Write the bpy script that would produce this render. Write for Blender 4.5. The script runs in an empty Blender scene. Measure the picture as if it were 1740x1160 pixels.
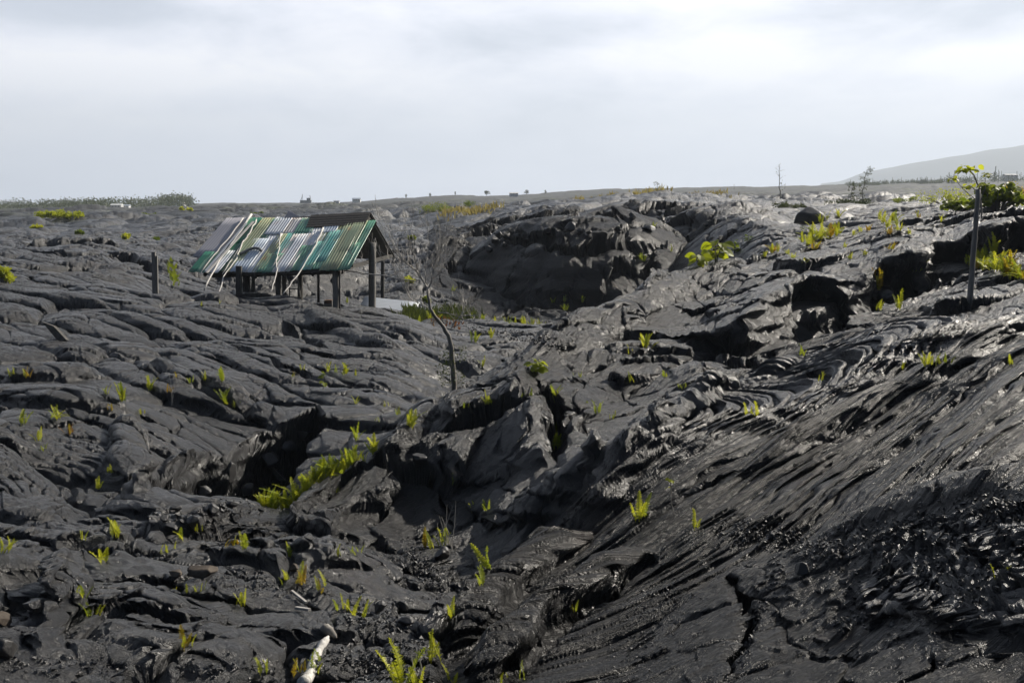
import bpy, bmesh, math, random
import numpy as np
from mathutils import Vector, Matrix

# ------------------------------------------------------------------ camera, sky, sun, exposure
SC = bpy.context.scene
COL = SC.collection
EYE = 5.0
F = 1700.0                                   # focal length in photo pixels (photo is 1740 x 1160)
PITCH = math.atan2(580 - 345, F)
cam_data = bpy.data.cameras.new('camera')
cam_data.sensor_width = 36.0
cam_data.lens = 36.0 * F / 1740.0
cam_data.clip_start = 0.1
cam_data.clip_end = 30000
cam = bpy.data.objects.new('camera', cam_data)
COL.objects.link(cam)
cam.location = (0, 0, EYE)
cam.rotation_euler = (math.radians(90) - PITCH, 0, 0)
SC.camera = cam

SUN_AZ, SUN_EL = math.radians(55), math.radians(33)     # azimuth to the right of the view direction
sun_dir = Vector((math.sin(SUN_AZ) * math.cos(SUN_EL), math.cos(SUN_AZ) * math.cos(SUN_EL), math.sin(SUN_EL)))
sd = bpy.data.lights.new('sun', 'SUN')
sd.energy = 5.0; sd.angle = math.radians(0.6); sd.color = (1.0, 0.93, 0.82)
sun = bpy.data.objects.new('sun', sd); COL.objects.link(sun)
sun.rotation_euler = (-sun_dir).to_track_quat('-Z', 'Y').to_euler()

SC.view_settings.view_transform = 'Standard'
SC.view_settings.look = 'None'
SC.view_settings.exposure = 0.4
SC.view_settings.gamma = 1.0
SC.render.resolution_x, SC.render.resolution_y = 1024, 682
SC.cycles.max_bounces = 5
SC.cycles.diffuse_bounces = 2
SC.cycles.glossy_bounces = 2
SC.cycles.transmission_bounces = 4
SC.cycles.transparent_max_bounces = 8
SC.cycles.volume_bounces = 1
SC.cycles.caustics_reflective = False
SC.cycles.caustics_refractive = False


def nd(nt, typ, **kw):
    n = nt.nodes.new(typ)
    for k, v in kw.items():
        if k.startswith('i_'):
            n.inputs[k[2:].replace('_', ' ')].default_value = v
        elif k.startswith('n_'):
            n.inputs[int(k[2:])].default_value = v
        else:
            setattr(n, k, v)
    return n


def math_node(nt, op, a, b=None, c=None):
    n = nt.nodes.new('ShaderNodeMath'); n.operation = op
    for i, v in enumerate((a, b, c)):
        if v is None: continue
        if isinstance(v, (int, float)): n.inputs[i].default_value = v
        else: nt.links.new(v, n.inputs[i])
    return n.outputs[0]


def ramp(nt, fac, stops, interp='LINEAR'):
    r = nt.nodes.new('ShaderNodeValToRGB')
    r.color_ramp.interpolation = interp
    els = r.color_ramp.elements
    while len(els) < len(stops): els.new(0.5)
    for e, (p, c) in zip(els, stops):
        e.position = p
        e.color = (c, c, c, 1) if isinstance(c, (int, float)) else (c[0], c[1], c[2], 1)
    nt.links.new(fac, r.inputs[0])
    return r.outputs[0]


def mixc(nt, fac, a, b, blend='MIX'):
    m = nt.nodes.new('ShaderNodeMix'); m.data_type = 'RGBA'; m.blend_type = blend
    for i, v in ((0, fac), (6, a), (7, b)):
        if isinstance(v, (int, float)): m.inputs[i].default_value = v
        elif isinstance(v, tuple): m.inputs[i].default_value = (v[0], v[1], v[2], 1)
        else: nt.links.new(v, m.inputs[i])
    return m.outputs[2]


# the sky: Nishita sky with a sheet of stratus cloud low over the horizon, clearer overhead
world = bpy.data.worlds.new('World'); SC.world = world
world.use_nodes = True
wt = world.node_tree; wt.nodes.clear()
L = wt.links.new
tc = nd(wt, 'ShaderNodeTexCoord')
sep = nd(wt, 'ShaderNodeSeparateXYZ'); L(tc.outputs['Generated'], sep.inputs[0])
sky = nd(wt, 'ShaderNodeTexSky'); sky.sky_type = 'NISHITA'; sky.sun_disc = False
sky.sun_elevation = SUN_EL; sky.sun_rotation = SUN_AZ
sky.air_density = 1.0; sky.dust_density = 1.0
skyc = mixc(wt, 1.0, sky.outputs[0], (0.05, 0.05, 0.05), 'MULTIPLY')
zc = sep.outputs['Z']
# cloud coordinates: stretched sideways, fine towards the horizon
mp = nd(wt, 'ShaderNodeMapping'); mp.inputs['Scale'].default_value = (1.0, 1.0, 3.3)
mp.inputs['Location'].default_value = (3.1, 0.4, 0.35)
L(tc.outputs['Generated'], mp.inputs[0])
n1 = nd(wt, 'ShaderNodeTexNoise', i_Scale=2.6, i_Detail=6.0, i_Roughness=0.52, i_Distortion=0.25); L(mp.outputs[0], n1.inputs['Vector'])
n2 = nd(wt, 'ShaderNodeTexNoise', i_Scale=6.5, i_Detail=7.0, i_Roughness=0.6, i_Distortion=0.3); L(mp.outputs[0], n2.inputs['Vector'])
nn = math_node(wt, 'ADD', math_node(wt, 'MULTIPLY', n1.outputs[0], 0.50), math_node(wt, 'MULTIPLY', n2.outputs[0], 0.50))


def blob(px, py, sx, sy, amp):
    """a brighter or darker bank of cloud in the direction of photo pixel px, py"""
    az = math.atan2(px - 870, F); el = math.atan2(345 - py, F)
    d = Vector((math.sin(az) * math.cos(el), math.cos(az) * math.cos(el), math.sin(el)))
    m = nd(wt, 'ShaderNodeVectorMath', operation='SUBTRACT'); L(tc.outputs['Generated'], m.inputs[0]); m.inputs[1].default_value = d
    s = nd(wt, 'ShaderNodeVectorMath', operation='MULTIPLY'); L(m.outputs[0], s.inputs[0])
    s.inputs[1].default_value = (F / sx, F / sx, F / sy)
    l = nd(wt, 'ShaderNodeVectorMath', operation='DOT_PRODUCT'); L(s.outputs[0], l.inputs[0]); L(s.outputs[0], l.inputs[1])
    e = math_node(wt, 'POWER', 2.71828, math_node(wt, 'MULTIPLY', l.outputs['Value'], -1.0))
    return math_node(wt, 'MULTIPLY', e, amp * 1.15)


acc = nn
for b in SKY_BLOBS if 'SKY_BLOBS' in globals() else [
        (70, 45, 280, 40, -.17), (870, 85, 190, 45, -.14), (1190, 20, 300, 28, .10), (1060, 110, 260, 34, .12),
        (450, 100, 350, 60, .05), (1680, 130, 160, 22, .16), (330, 185, 160, 28, -.10), (650, 15, 300, 30, .05),
        (1150, 190, 520, 45, -.07), (1560, 60, 220, 40, -.05), (600, 250, 400, 40, -.03), (60, 150, 260, 40, .05)]:
    acc = math_node(wt, 'ADD', acc, blob(*b))
cloud = ramp(wt, acc, [(0.20, (0.40, 0.45, 0.55)), (0.38, (0.56, 0.61, 0.71)), (0.50, (0.77, 0.80, 0.90)), (0.64, (0.99, 0.99, 1.04))])
# cloud cover thins above ~25 degrees so that the ambient light is that of open sky
cov = ramp(wt, zc, [(0.0, 1.0), (0.20, 1.0), (0.34, 0.20), (1.0, 0.10)])
low = ramp(wt, zc, [(0.0, (0.76, 0.82, 0.97)), (0.09, (0.72, 0.78, 0.93))])
lowf = ramp(wt, zc, [(0.0, 0.9), (0.05, 0.55), (0.13, 0.0)])
cloud = mixc(wt, lowf, cloud, low)
# sky behind the camera, out of view, dimmed to lower the ambient light
yb = ramp(wt, math_node(wt, 'ADD', math_node(wt, 'MULTIPLY', sep.outputs['Y'], 0.5), 0.5), [(0.45, 0.08), (0.93, 1.0)])
cloud = mixc(wt, 1.0, cloud, yb, 'MULTIPLY')
fin = mixc(wt, cov, skyc, cloud)
bg = nd(wt, 'ShaderNodeBackground', i_Strength=1.0); L(fin, bg.inputs[0])
wo = nd(wt, 'ShaderNodeOutputWorld'); L(bg.outputs[0], wo.inputs[0])


# ------------------------------------------------------------------ numpy noise
def hsh(ix, iy, seed):
    h = (ix.astype(np.int64) * 374761393 + iy.astype(np.int64) * 668265263 + seed * 974634777) & 0xFFFFFFFF
    h = ((h ^ (h >> 13)) * 1274126177) & 0xFFFFFFFF
    return (h ^ (h >> 16))


def h01(ix, iy, seed):
    return (hsh(ix, iy, seed) & 0xFFFFFF).astype(np.float32) / np.float32(16777216.0)


def pn(x, y, seed=0):
    """gradient noise, about -0.7..0.7"""
    x = np.asarray(x, np.float32); y = np.asarray(y, np.float32)
    xf = np.floor(x); yf = np.floor(y)
    fx = x - xf; fy = y - yf
    ix = xf.astype(np.int64); iy = yf.astype(np.int64)
    u = fx * fx * fx * (fx * (fx * 6 - 15) + 10); v = fy * fy * fy * (fy * (fy * 6 - 15) + 10)
    def g(a, b, dx, dy):
        t = h01(ix + a, iy + b, seed) * np.float32(6.2831853)
        return np.cos(t) * dx + np.sin(t) * dy
    a = g(0, 0, fx, fy); b = g(1, 0, fx - 1, fy); c = g(0, 1, fx, fy - 1); d = g(1, 1, fx - 1, fy - 1)
    return (a + (b - a) * u) + ((c + (d - c) * u) - (a + (b - a) * u)) * v


def fbm(x, y, seed=0, octv=4, gain=0.5):
    s = 0; a = 1.0
    for i in range(octv):
        s = s + a * pn(x, y, seed + i * 17); x = x * 2.03 + 11.3; y = y * 2.03 - 7.1; a *= gain
    return s


def worley(x, y, seed=0, jit=0.85):
    """returns F1, F2, random of nearest cell, offset dx, dy from nearest centre"""
    x = np.asarray(x, np.float32); y = np.asarray(y, np.float32)
    xf = np.floor(x); yf = np.floor(y); ix = xf.astype(np.int64); iy = yf.astype(np.int64)
    fx = x - xf; fy = y - yf
    F1 = np.full(x.shape, 9.0, np.float32); F2 = F1.copy(); R = np.zeros_like(F1); DX = R.copy(); DY = R.copy()
    for a in (-1, 0, 1):
        for b in (-1, 0, 1):
            px = a + 0.5 + jit * (h01(ix + a, iy + b, seed) - 0.5) - fx
            py = b + 0.5 + jit * (h01(ix + a, iy + b, seed + 1) - 0.5) - fy
            d = px * px + py * py
            m = d < F1
            F2 = np.where(m, F1, np.minimum(F2, d))
            F1 = np.where(m, d, F1)
            r = h01(ix + a, iy + b, seed + 2)
            R = np.where(m, r, R); DX = np.where(m, -px, DX); DY = np.where(m, -py, DY)
    return np.sqrt(F1), np.sqrt(F2), R, DX, DY


def ss(x, a, b):
    t = np.clip((x - a) / (b - a), 0, 1)
    return t * t * (3 - 2 * t)


# ------------------------------------------------------------------ pixel -> direction helpers
CP, SP = math.cos(PITCH), math.sin(PITCH)
def pix_dir(px, py):
    """unit-forward direction of a photo pixel: azimuth and tan(elevation)"""
    dx = (px - 870.0) / F; du = (580.0 - py) / F
    y = CP + SP * du; z = -SP + CP * du
    return math.atan2(dx, y), z / math.hypot(dx, y)


def pt(px, py, R):
    az, te = pix_dir(px, py)
    return az, R, R * te


# ------------------------------------------------------------------ macro terrain: scattered heights, smoothly interpolated
def rbf(points, c=0.07):
    P = np.array([(a * 3.0, math.log(R), z) for a, R, z in points], np.float64)
    X = P[:, :2]
    # interpolate slope-like quantity z/R^0.5 for an even fit near and far
    V = P[:, 2] / np.exp(P[:, 1]) ** 0.75
    D = np.sqrt(((X[:, None] - X[None]) ** 2).sum(-1) + c * c)
    n = len(P)
    A = np.zeros((n + 3, n + 3)); A[:n, :n] = D + np.eye(n) * 0.002
    A[:n, n] = 1; A[:n, n + 1:] = X; A[n, :n] = 1; A[n + 1:, :n] = X.T
    w = np.linalg.solve(A, np.concatenate([V, [0, 0, 0]]))
    def ev(az, R):
        q = np.stack([az.ravel() * 3.0, np.log(R.ravel())], -1)
        out = np.zeros(len(q))
        for s in range(0, len(q), 20000):
            e = min(s + 20000, len(q))
            K = np.sqrt(((q[s:e, None] - X[None]) ** 2).sum(-1) + c * c)
            out[s:e] = K @ w[:n] + w[n] + q[s:e] @ w[n + 1:]
        return (out * R.ravel() ** 0.75).reshape(az.shape)
    return ev


def px_list(s):
    out = []
    for tok in s.split():
        a = [float(t) for t in tok.split(',')]
        out.append(pt(*a))
    return out


BASE = px_list('''
-300,1160,7.5 0,1160,7.2 300,1160,7.0 520,1160,7.0 700,1160,7.1 900,1160,6.3 1100,1160,6.1 1400,1160,5.7 1740,1160,5.2 2000,1160,4.9
0,1000,9.2 250,1000,9.0 450,1050,8.2 -200,915,11 0,915,11 250,912,11 450,925,10.8 560,960,9.6 620,1030,8.6
0,880,12.4 120,870,12.9 0,800,14 200,800,14.6 330,765,17 0,700,18 200,700,18 450,700,19 540,735,17.5 640,745,16.6
-250,600,24 0,600,24 200,600,24 450,620,22.5 650,680,19.7 -250,500,33 0,500,33 150,510,31 300,522,31 450,535,30.5 408,513,32.6 480,519,32.4 570,532,31.6 632,532,33.6 600,553,29.5
700,575,27 700,640,22.5 750,600,26 830,603,26 890,592,27
-200,460,40 100,462,40 130,432,46 230,445,44 280,485,39 360,480,42 450,485,44 550,505,40 700,505,40 680,450,46 760,520,39 820,552,35 900,566,32 960,565,31
740,400,52 400,400,56 300,400,58 150,400,62 0,420,50 -200,400,60 0,382,90 200,372,120 400,367,130 600,372,100 760,373,80 800,390,62
-300,352,600 0,351,600 300,348,600 600,343,600 740,334,600 870,333,600 1000,324,600 1160,320,600 1400,316,600 1740,306,600 2100,300,600
870,352,200 1160,348,200 1160,335,350 1400,340,200 1740,335,150 0,360,250 400,356,250
1230,372,46 1300,395,39 850,365,60 1100,352,60 1000,360,60 1230,360,58
440,872,12.8 640,802,13.4 700,735,14.3 760,672,15.2 860,622,17 930,588,18.6 1030,532,20.8 1120,482,23.2 1200,454,25.2 1350,430,28
700,900,12.1 600,880,12.4 500,905,12.0 800,800,13.0 900,750,12.9 900,850,11.8 1000,650,15.3 1000,750,12.6 1000,850,10.9 1100,600,17.2 1100,550,19 1100,700,13.8 1100,800,11.0
1200,500,22 800,1000,9.9 900,950,10.0 1000,1000,8.4 1200,900,8.8 1200,650,14.3 1200,572,17.8 700,1000,9.6
1290,608,16.3 1380,572,17 1480,527,19 1600,515,18.3 1740,530,15.0 1500,600,13.4 1500,700,10.9 1740,620,10.4 1740,720,8.6 1740,830,7.2 1500,850,8.1 1300,800,10.1 1300,950,7.9 1500,1000,6.7 1740,1000,6.0
1560,490,21 1740,455,21.5 1900,455,20 2000,700,8.5
1500,372,50 1650,352,50 1350,397,45 1800,345,60
''')
# hidden places: azimuth from pixel column, range, height below eye
def hid(px, R, z): return (math.atan2(px - 870, F), R, z)
BASE += [hid(450, 15.0, -4.75), hid(200, 3.5, -2.9), hid(870, 3.0, -2.4), hid(1500, 2.5, -1.8), hid(870, 1.2, -1.75),
         hid(-400, 5, -3.4), hid(1000, 33, -4.3), hid(860, 40, -4.6), hid(960, 42, -4.8), hid(1060, 42, -4.7), hid(1000, 47, -4.0), hid(900, 46, -3.8), hid(1100, 34, -4.2), hid(1200, 35, -3.3), hid(1000, 26.5, -4.2), hid(1100, 29, -3.9), hid(1200, 31, -3.2), hid(930, 22.5, -4.0), hid(860, 20, -3.95), hid(760, 17.6, -3.95),
         hid(300, 36, -3.45), hid(480, 36.5, -3.9), hid(600, 38, -4.15), hid(700, 35, -4.05)]
UP = px_list('''
1150,572,17.9 1200,558,17.7 1290,510,17.5 1345,484,18.4 1385,470,20.0 1480,461,21.3 1500,430,22.5 1560,404,23.8 1620,410,24 1680,376,24.5 1740,368,25 1900,350,26
1200,500,22 1300,470,23 1200,454,25 1300,440,28 1350,430,29.5 1420,415,30 1500,398,32 1600,380,33 1740,356,35 1350,396,44 1500,366,52 1650,349,50 1800,340,50 1280,560,15 1400,520,15 1600,470,17 1800,410,18
''')
ev_base = rbf(BASE); ev_up = rbf(UP)

# ------------------------------------------------------------------ the lava field as one dense height mesh
MESH_Q = 1.0                                  # mesh density factor
half = math.radians(31)
core = np.linspace(-half, half, int(1240 * MESH_Q))
side = half + (math.radians(75) - half) * np.linspace(0, 1, 46)[1:] ** 1.3
AZ = np.concatenate([-side[::-1], core, side])
def rows():
    r = [1.3]
    while r[-1] < 900:
        R = r[-1]
        k = 0.0085 if R < 4.5 else (0.0022 if R < 24 else (0.0026 if R < 40 else (0.0032 if R < 70 else 0.0065)))
        r.append(R * (1 + k / MESH_Q))
    r += [r[-1] * 1.06 ** (i + 1) for i in range(44)]
    return np.array(r)
RR = rows()
A2, R2 = np.meshgrid(AZ, RR)                  # rows = range, columns = azimuth
X = (np.sin(A2) * R2).astype(np.float32); Y = (np.cos(A2) * R2).astype(np.float32)
NR, NC = X.shape


def coarse(ev):
    ca = np.linspace(AZ[0], AZ[-1], 220); cl = np.linspace(math.log(RR[0]), math.log(RR[-1]), 260)
    CA, CL = np.meshgrid(ca, cl)
    Z = ev(CA, np.exp(CL))
    fi = (np.log(RR) - cl[0]) / (cl[1] - cl[0]); i0 = np.clip(fi.astype(int), 0, 258); fr = (fi - i0)[:, None]
    fj = (AZ - ca[0]) / (ca[1] - ca[0]); j0 = np.clip(fj.astype(int), 0, 218); fc = (fj - j0)[None]
    a = Z[i0][:, j0]; b = Z[i0][:, j0 + 1]; c = Z[i0 + 1][:, j0]; d = Z[i0 + 1][:, j0 + 1]
    return ((a * (1 - fc) + b * fc) * (1 - fr) + (c * (1 - fc) + d * fc) * fr).astype(np.float32)


def xy(px, py, R):
    a, r, _ = pt(px, py, R); return (math.sin(a) * r, math.cos(a) * r)


def poly_sd(poly, xs=None, ys=None):
    """signed distance to a closed plan polygon, positive inside"""
    xs = X if xs is None else xs; ys = Y if ys is None else ys
    d = np.full(xs.shape, 1e9, np.float32); ins = np.zeros(xs.shape, bool)
    n = len(poly)
    for i in range(n):
        ax, ay = poly[i]; bx, by = poly[(i + 1) % n]
        ex, ey = bx - ax, by - ay
        t = np.clip(((xs - ax) * ex + (ys - ay) * ey) / (ex * ex + ey * ey + 1e-9), 0, 1)
        d = np.minimum(d, (xs - ax - t * ex) ** 2 + (ys - ay - t * ey) ** 2)
        if ay != by:
            ins ^= ((ay > ys) != (by > ys)) & (xs < (bx - ax) * (ys - ay) / (by - ay) + ax)
    d = np.sqrt(d)
    return np.where(ins, d, -d)


def march(Zg, px, py, rmin=3.0, rmax=880.0):
    """where the ray of a photo pixel first meets the ground grid"""
    a, te = pix_dir(px, py)
    j = np.interp(a, AZ, np.arange(NC)); j0 = int(min(max(j, 0), NC - 2)); f = j - j0
    col = Zg[:, j0] * (1 - f) + Zg[:, j0 + 1] * f
    below = (RR * te) <= col
    below &= (RR > rmin)
    k = int(np.argmax(below))
    if not below[k] or RR[k] > rmax: k = int(np.searchsorted(RR, min(rmax, 880)))
    k = max(k, 1)
    g0 = RR[k - 1] * te - col[k - 1]; g1 = RR[k] * te - col[k]
    t = g0 / (g0 - g1) if (g0 - g1) != 0 else 0.5
    t = min(max(t, 0), 1)
    R = RR[k - 1] + (RR[k] - RR[k - 1]) * t
    return math.sin(a) * R, math.cos(a) * R, R


def height(x, y):
    a = math.atan2(x, y); R = math.hypot(x, y)
    j = np.interp(a, AZ, np.arange(NC)); i = np.interp(R, RR, np.arange(NR))
    j0 = int(min(j, NC - 2)); i0 = int(min(i, NR - 2)); fj = j - j0; fi = i - i0
    z = (Z[i0, j0] * (1 - fj) + Z[i0, j0 + 1] * fj) * (1 - fi) + (Z[i0 + 1, j0] * (1 - fj) + Z[i0 + 1, j0 + 1] * fj) * fi
    return float(z) + EYE


Z = coarse(ev_base)
zf_ = Z[np.searchsorted(RR, 620)][None]         # beyond the horizon crest the land falls away again
Z = np.where(R2 > 620, zf_ - (np.maximum(R2 - 620, 0) * .03), Z).astype(np.float32)
# the upper sheet, broken off along a dark wall that faces the camera
lip = [(1130, 574, 17.9), (1165, 570, 17.6), (1225, 545, 17.2), (1290, 512, 17.0), (1325, 494, 17.1), (1347, 484, 17.3), (1354, 470, 20.3), (1372, 466, 20.6),
       (1395, 466, 20.4), (1440, 464, 20.3), (1484, 460, 20.2), (1490, 436, 21.8), (1500, 430, 22.0), (1528, 428, 21.9), (1550, 408, 22.3),
       (1585, 403, 22.2), (1594, 410, 23.8), (1640, 408, 23.9), (1680, 376, 23.2), (1720, 372, 23.3), (1728, 372, 24.6), (1800, 362, 24.6), (2100, 340, 26)]
upoly = [xy(*p) for p in lip] + [xy(2100, 330, 60), xy(1500, 360, 62), xy(1300, 390, 48), xy(1180, 455, 27), xy(1100, 500, 22), xy(1080, 540, 19)]
wob = 0.14 * pn(X * .9, Y * .9, 3) + 0.03 * pn(X * 4, Y * 4, 4)
sdU = poly_sd(upoly) + np.where(R2 < 60, wob * .8, 0)
ZU = coarse(ev_up)
backfade = poly_sd([xy(*p) for p in [(1000, 700, 12), (1070, 560, 20), (1180, 455, 27), (1300, 400, 42), (1500, 360, 55), (2100, 330, 55), (2100, 900, 6)]])
mU = ss(sdU, -0.03, 0.16) * ss(backfade, -.5, 2.5)
Z = Z + (np.maximum(ZU, Z - 0.5) - Z) * mU
WALL = (1 - np.abs(2 * ss(sdU, -0.3, 0.35) - 1)) * ss(backfade, -1, 2)
del ZU

# the big rounded mound (a tumulus) whose steep dark face closes the hollow
def mound(cx, cy, rx, ry, z0, z1, yaw, pw, seed, kx=.10):
    global Z
    wx = X + .5 * pn(X / 2.6, Y / 2.6, seed) ; wy = Y + .5 * pn(X / 2.6, Y / 2.6, seed + 1)
    c, s = math.cos(yaw), math.sin(yaw); u = ((wx - cx) * c + (wy - cy) * s) / rx; v = (-(wx - cx) * s + (wy - cy) * c) / ry
    r = np.sqrt(u * u + v * v)
    h = np.clip(1 - r ** 2.4, 0, 1) ** pw
    top = z1 + kx * u
    zz = z0 + (top - z0) * h
    Z = np.where(r < 1, np.maximum(Z, zz), Z).astype(np.float32)
mound(3.9, 48.6, 7.8, 8.4, -5.4, -.55, .05, .72, 60)
mound(10.6, 49.5, 4.8, 5.5, -4.6, -.15, .2, .6, 64)
mound(-10.2, 44.5, 5.0, 6.0, -3.7, -2.05, -.2, .8, 68)
mound(-21.0, 45.5, 5.2, 6.0, -3.6, -2.10, .2, .8, 72)
ZM = Z.copy()                                 # smooth ground used only to lay features out


def P2(s, src=None):
    """'px,py px,py ...' -> plan points on the smooth ground; 'px,py,R' takes the range as given"""
    out = []
    for tok in s.split():
        a = [float(t) for t in tok.split(',')]
        out.append(xy(*a) if len(a) == 3 else march(ZM, a[0], a[1])[:2])
    return out


def region(pts, pad):
    xs = np.array([p[0] for p in pts]); ys = np.array([p[1] for p in pts])
    az = np.arctan2(xs, ys); r = np.hypot(xs, ys)
    pa = pad / max(r.min(), 1)
    j0, j1 = np.searchsorted(AZ, [az.min() - pa, az.max() + pa]); i0, i1 = np.searchsorted(RR, [max(r.min() * .9 - pad, 1), r.max() * 1.03 + pad])
    return slice(max(i0 - 1, 0), min(i1 + 1, NR)), slice(max(j0 - 1, 0), min(j1 + 1, NC))


def line_d(pts, xs, ys):
    """distance, position along (0..1), side sign, to an open polyline"""
    seg = [math.dist(pts[i], pts[i + 1]) for i in range(len(pts) - 1)]; tot = sum(seg); run = 0
    D = np.full(xs.shape, 1e9, np.float32); T = np.zeros_like(D); S = np.zeros_like(D)
    for i in range(len(pts) - 1):
        ax, ay = pts[i]; bx, by = pts[i + 1]; ex, ey = bx - ax, by - ay
        t = np.clip(((xs - ax) * ex + (ys - ay) * ey) / (ex * ex + ey * ey + 1e-9), 0, 1)
        d = np.sqrt((xs - ax - t * ex) ** 2 + (ys - ay - t * ey) ** 2)
        m = d < D
        D = np.where(m, d, D); T = np.where(m, (run + t * seg[i]) / tot, T)
        S = np.where(m, np.sign(ex * (ys - ay) - ey * (xs - ax)), S)
        run += seg[i]
    return D, T, S, tot


def smooth_line(pts, n=2):
    for _ in range(n):
        o = [pts[0]]
        for a, b in zip(pts, pts[1:]):
            o.append((a[0] * .75 + b[0] * .25, a[1] * .75 + b[1] * .25)); o.append((a[0] * .25 + b[0] * .75, a[1] * .25 + b[1] * .75))
        o.append(pts[-1]); pts = o
    return pts


def crack(s, w, depth, jit=0.5, tilt=0.0):
    """an open crack; tilt lifts one lip"""
    global Z
    pts = P2(s); sl = region(pts, 4 * w + 1.2 + abs(tilt) * 2)
    xs, ys = X[sl], Y[sl]
    jx = xs + w * jit * 2.6 * pn(xs / (w * 5), ys / (w * 5), 51) + w * jit * .3 * pn(xs / w, ys / w, 53)
    jy = ys + w * jit * 2.2 * pn(xs / (w * 4), ys / (w * 4), 52)
    D, T, S, tot = line_d(pts, jx, jy)
    ww = w * (0.25 + 0.75 * np.sqrt(np.clip(4 * T * (1 - T), 0, 1))) * (1 + .5 * pn(T * 9, T * 0 + 3.3, 57))
    Z[sl] -= depth * (1 - ss(D, ww * 0.45, ww)) * np.clip(8 * T * (1 - T), 0.2, 1)
    Z[sl] -= 0.15 * depth * np.exp(-(D / (ww * 1.8)) ** 2)
    if tilt:
        Z[sl] += tilt * np.where(S > 0, 1, 0) * np.exp(-(np.maximum(D - w * .5, 0) / 0.9) ** 2) * ss(D, ww * .4, ww) * np.clip(6 * T * (1 - T), 0, 1)


def roll(s, w, h, pw=0.5, var=0.35, seed=70, sharp=0):
    """a raised round ridge of lava along a line; sharp > 0 makes the right-hand flank steep"""
    global Z
    pts = smooth_line(P2(s)); sl = region(pts, 2 * w)
    xs, ys = X[sl], Y[sl]
    jx = xs + w * .35 * pn(xs / (w * 2.5), ys / (w * 2.5), seed); jy = ys + w * .35 * pn(xs / (w * 2.5), ys / (w * 2.5), seed + 1)
    D, T, S, tot = line_d(pts, jx, jy)
    ww = w * (1 + var * pn(T * tot / (w * 3), T * 0, seed + 2)) * (0.45 + 0.55 * np.sqrt(np.clip(5 * T * (1 - T), 0, 1)))
    if sharp: ww = np.where(S < 0, ww * (1 - sharp), ww * (1 + sharp * .4))
    q = np.clip(1 - (D / ww) ** 2, 0, 1) ** pw
    Z[sl] += h * q * np.clip(7 * T * (1 - T), 0, 1)


def plate(s, lift, edge=0.10, tilt=(0, 0), seed=5, rough=0.0):
    """a broken slab: lifts (or with lift < 0 sinks) a plan polygon, tilted in x and y, with steep broken edges"""
    global Z
    pts = P2(s); sl = region(pts, 0.6)
    xs, ys = X[sl], Y[sl]
    cx = sum(p[0] for p in pts) / len(pts); cy = sum(p[1] for p in pts) / len(pts)
    sd = poly_sd(pts, xs + .12 * pn(xs * 2.2, ys * 2.2, seed), ys + .12 * pn(xs * 2.2, ys * 2.2, seed + 1)) + .03 * pn(xs * 9, ys * 9, seed + 2)
    Z[sl] += (lift + tilt[0] * (xs - cx) + tilt[1] * (ys - cy)) * ss(sd, 0, edge)


# image position of each vertex on the smooth ground, used to say which kind of lava is where
PXv = (870 + F * (X / (Y * CP - ZM * SP))).astype(np.float32)
PYv = (580 - F * ((ZM * CP + Y * SP) / (Y * CP - ZM * SP))).astype(np.float32)
bad = Y < 0.3
PXv = np.where(bad, np.sign(X) * 5000, PXv); PYv = np.where(bad, 3000, PYv)


def imask(poly, soft):
    """soft mask of a kind of lava, polygon in photo pixels of the smooth ground"""
    P = [tuple(float(t) for t in k.split(',')) for k in poly.split()]
    n1_ = 25 * pn(X * .6, Y * .6, 90)
    return ss(poly_sd(P, PXv + n1_, PYv + n1_ * .4), -soft, soft)


near = R2 < 70
def plates(xs, ys, size, seed, amp, ck=.06):
    wx = xs / size + .18 * pn(xs / size * 1.2, ys / size * 1.2, seed); wy = ys / size + .18 * pn(xs / size * 1.2, ys / size * 1.2, seed + 1)
    F1, F2, r, dx, dy = worley(wx, wy, seed + 2)
    a = r * 40.0
    return amp * (2.0 * (np.cos(a) * dx + np.sin(a) * dy) + ((r * 13.7) % 1 - .5)) - ck * np.exp(-((F2 - F1) / .03) ** 2)
mRight = imask('330,930 450,868 640,800 760,668 930,586 1200,450 1330,425 1760,340 4000,300 4000,3000 690,3000 740,1120 800,1010 700,985 560,930', 14) * (R2 < 38)
mStreak = imask('700,1200 800,1050 960,900 1100,790 1200,690 1340,590 1400,560 1560,520 1620,560 4000,620 4000,3000 700,3000', 14) * (R2 < 24)
mBot = imask('-4000,905 250,905 440,915 560,930 700,985 800,1010 740,1120 690,3000 -4000,3000', 12) * (R2 < 12.5)
mFar = ss(R2, 42, 60)
mEwall = imask('740,380 860,362 1130,342 1250,372 1300,400 1180,450 1000,575 850,560 790,540 700,470', 14) * (R2 > 34) * (R2 < 60)
mA = np.clip(1 - mRight - mBot - mFar - mEwall, 0, 1)
mC = np.clip(mRight - mStreak, 0, 1)

ZD = np.zeros_like(Z)
COLV = np.zeros_like(Z)


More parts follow.
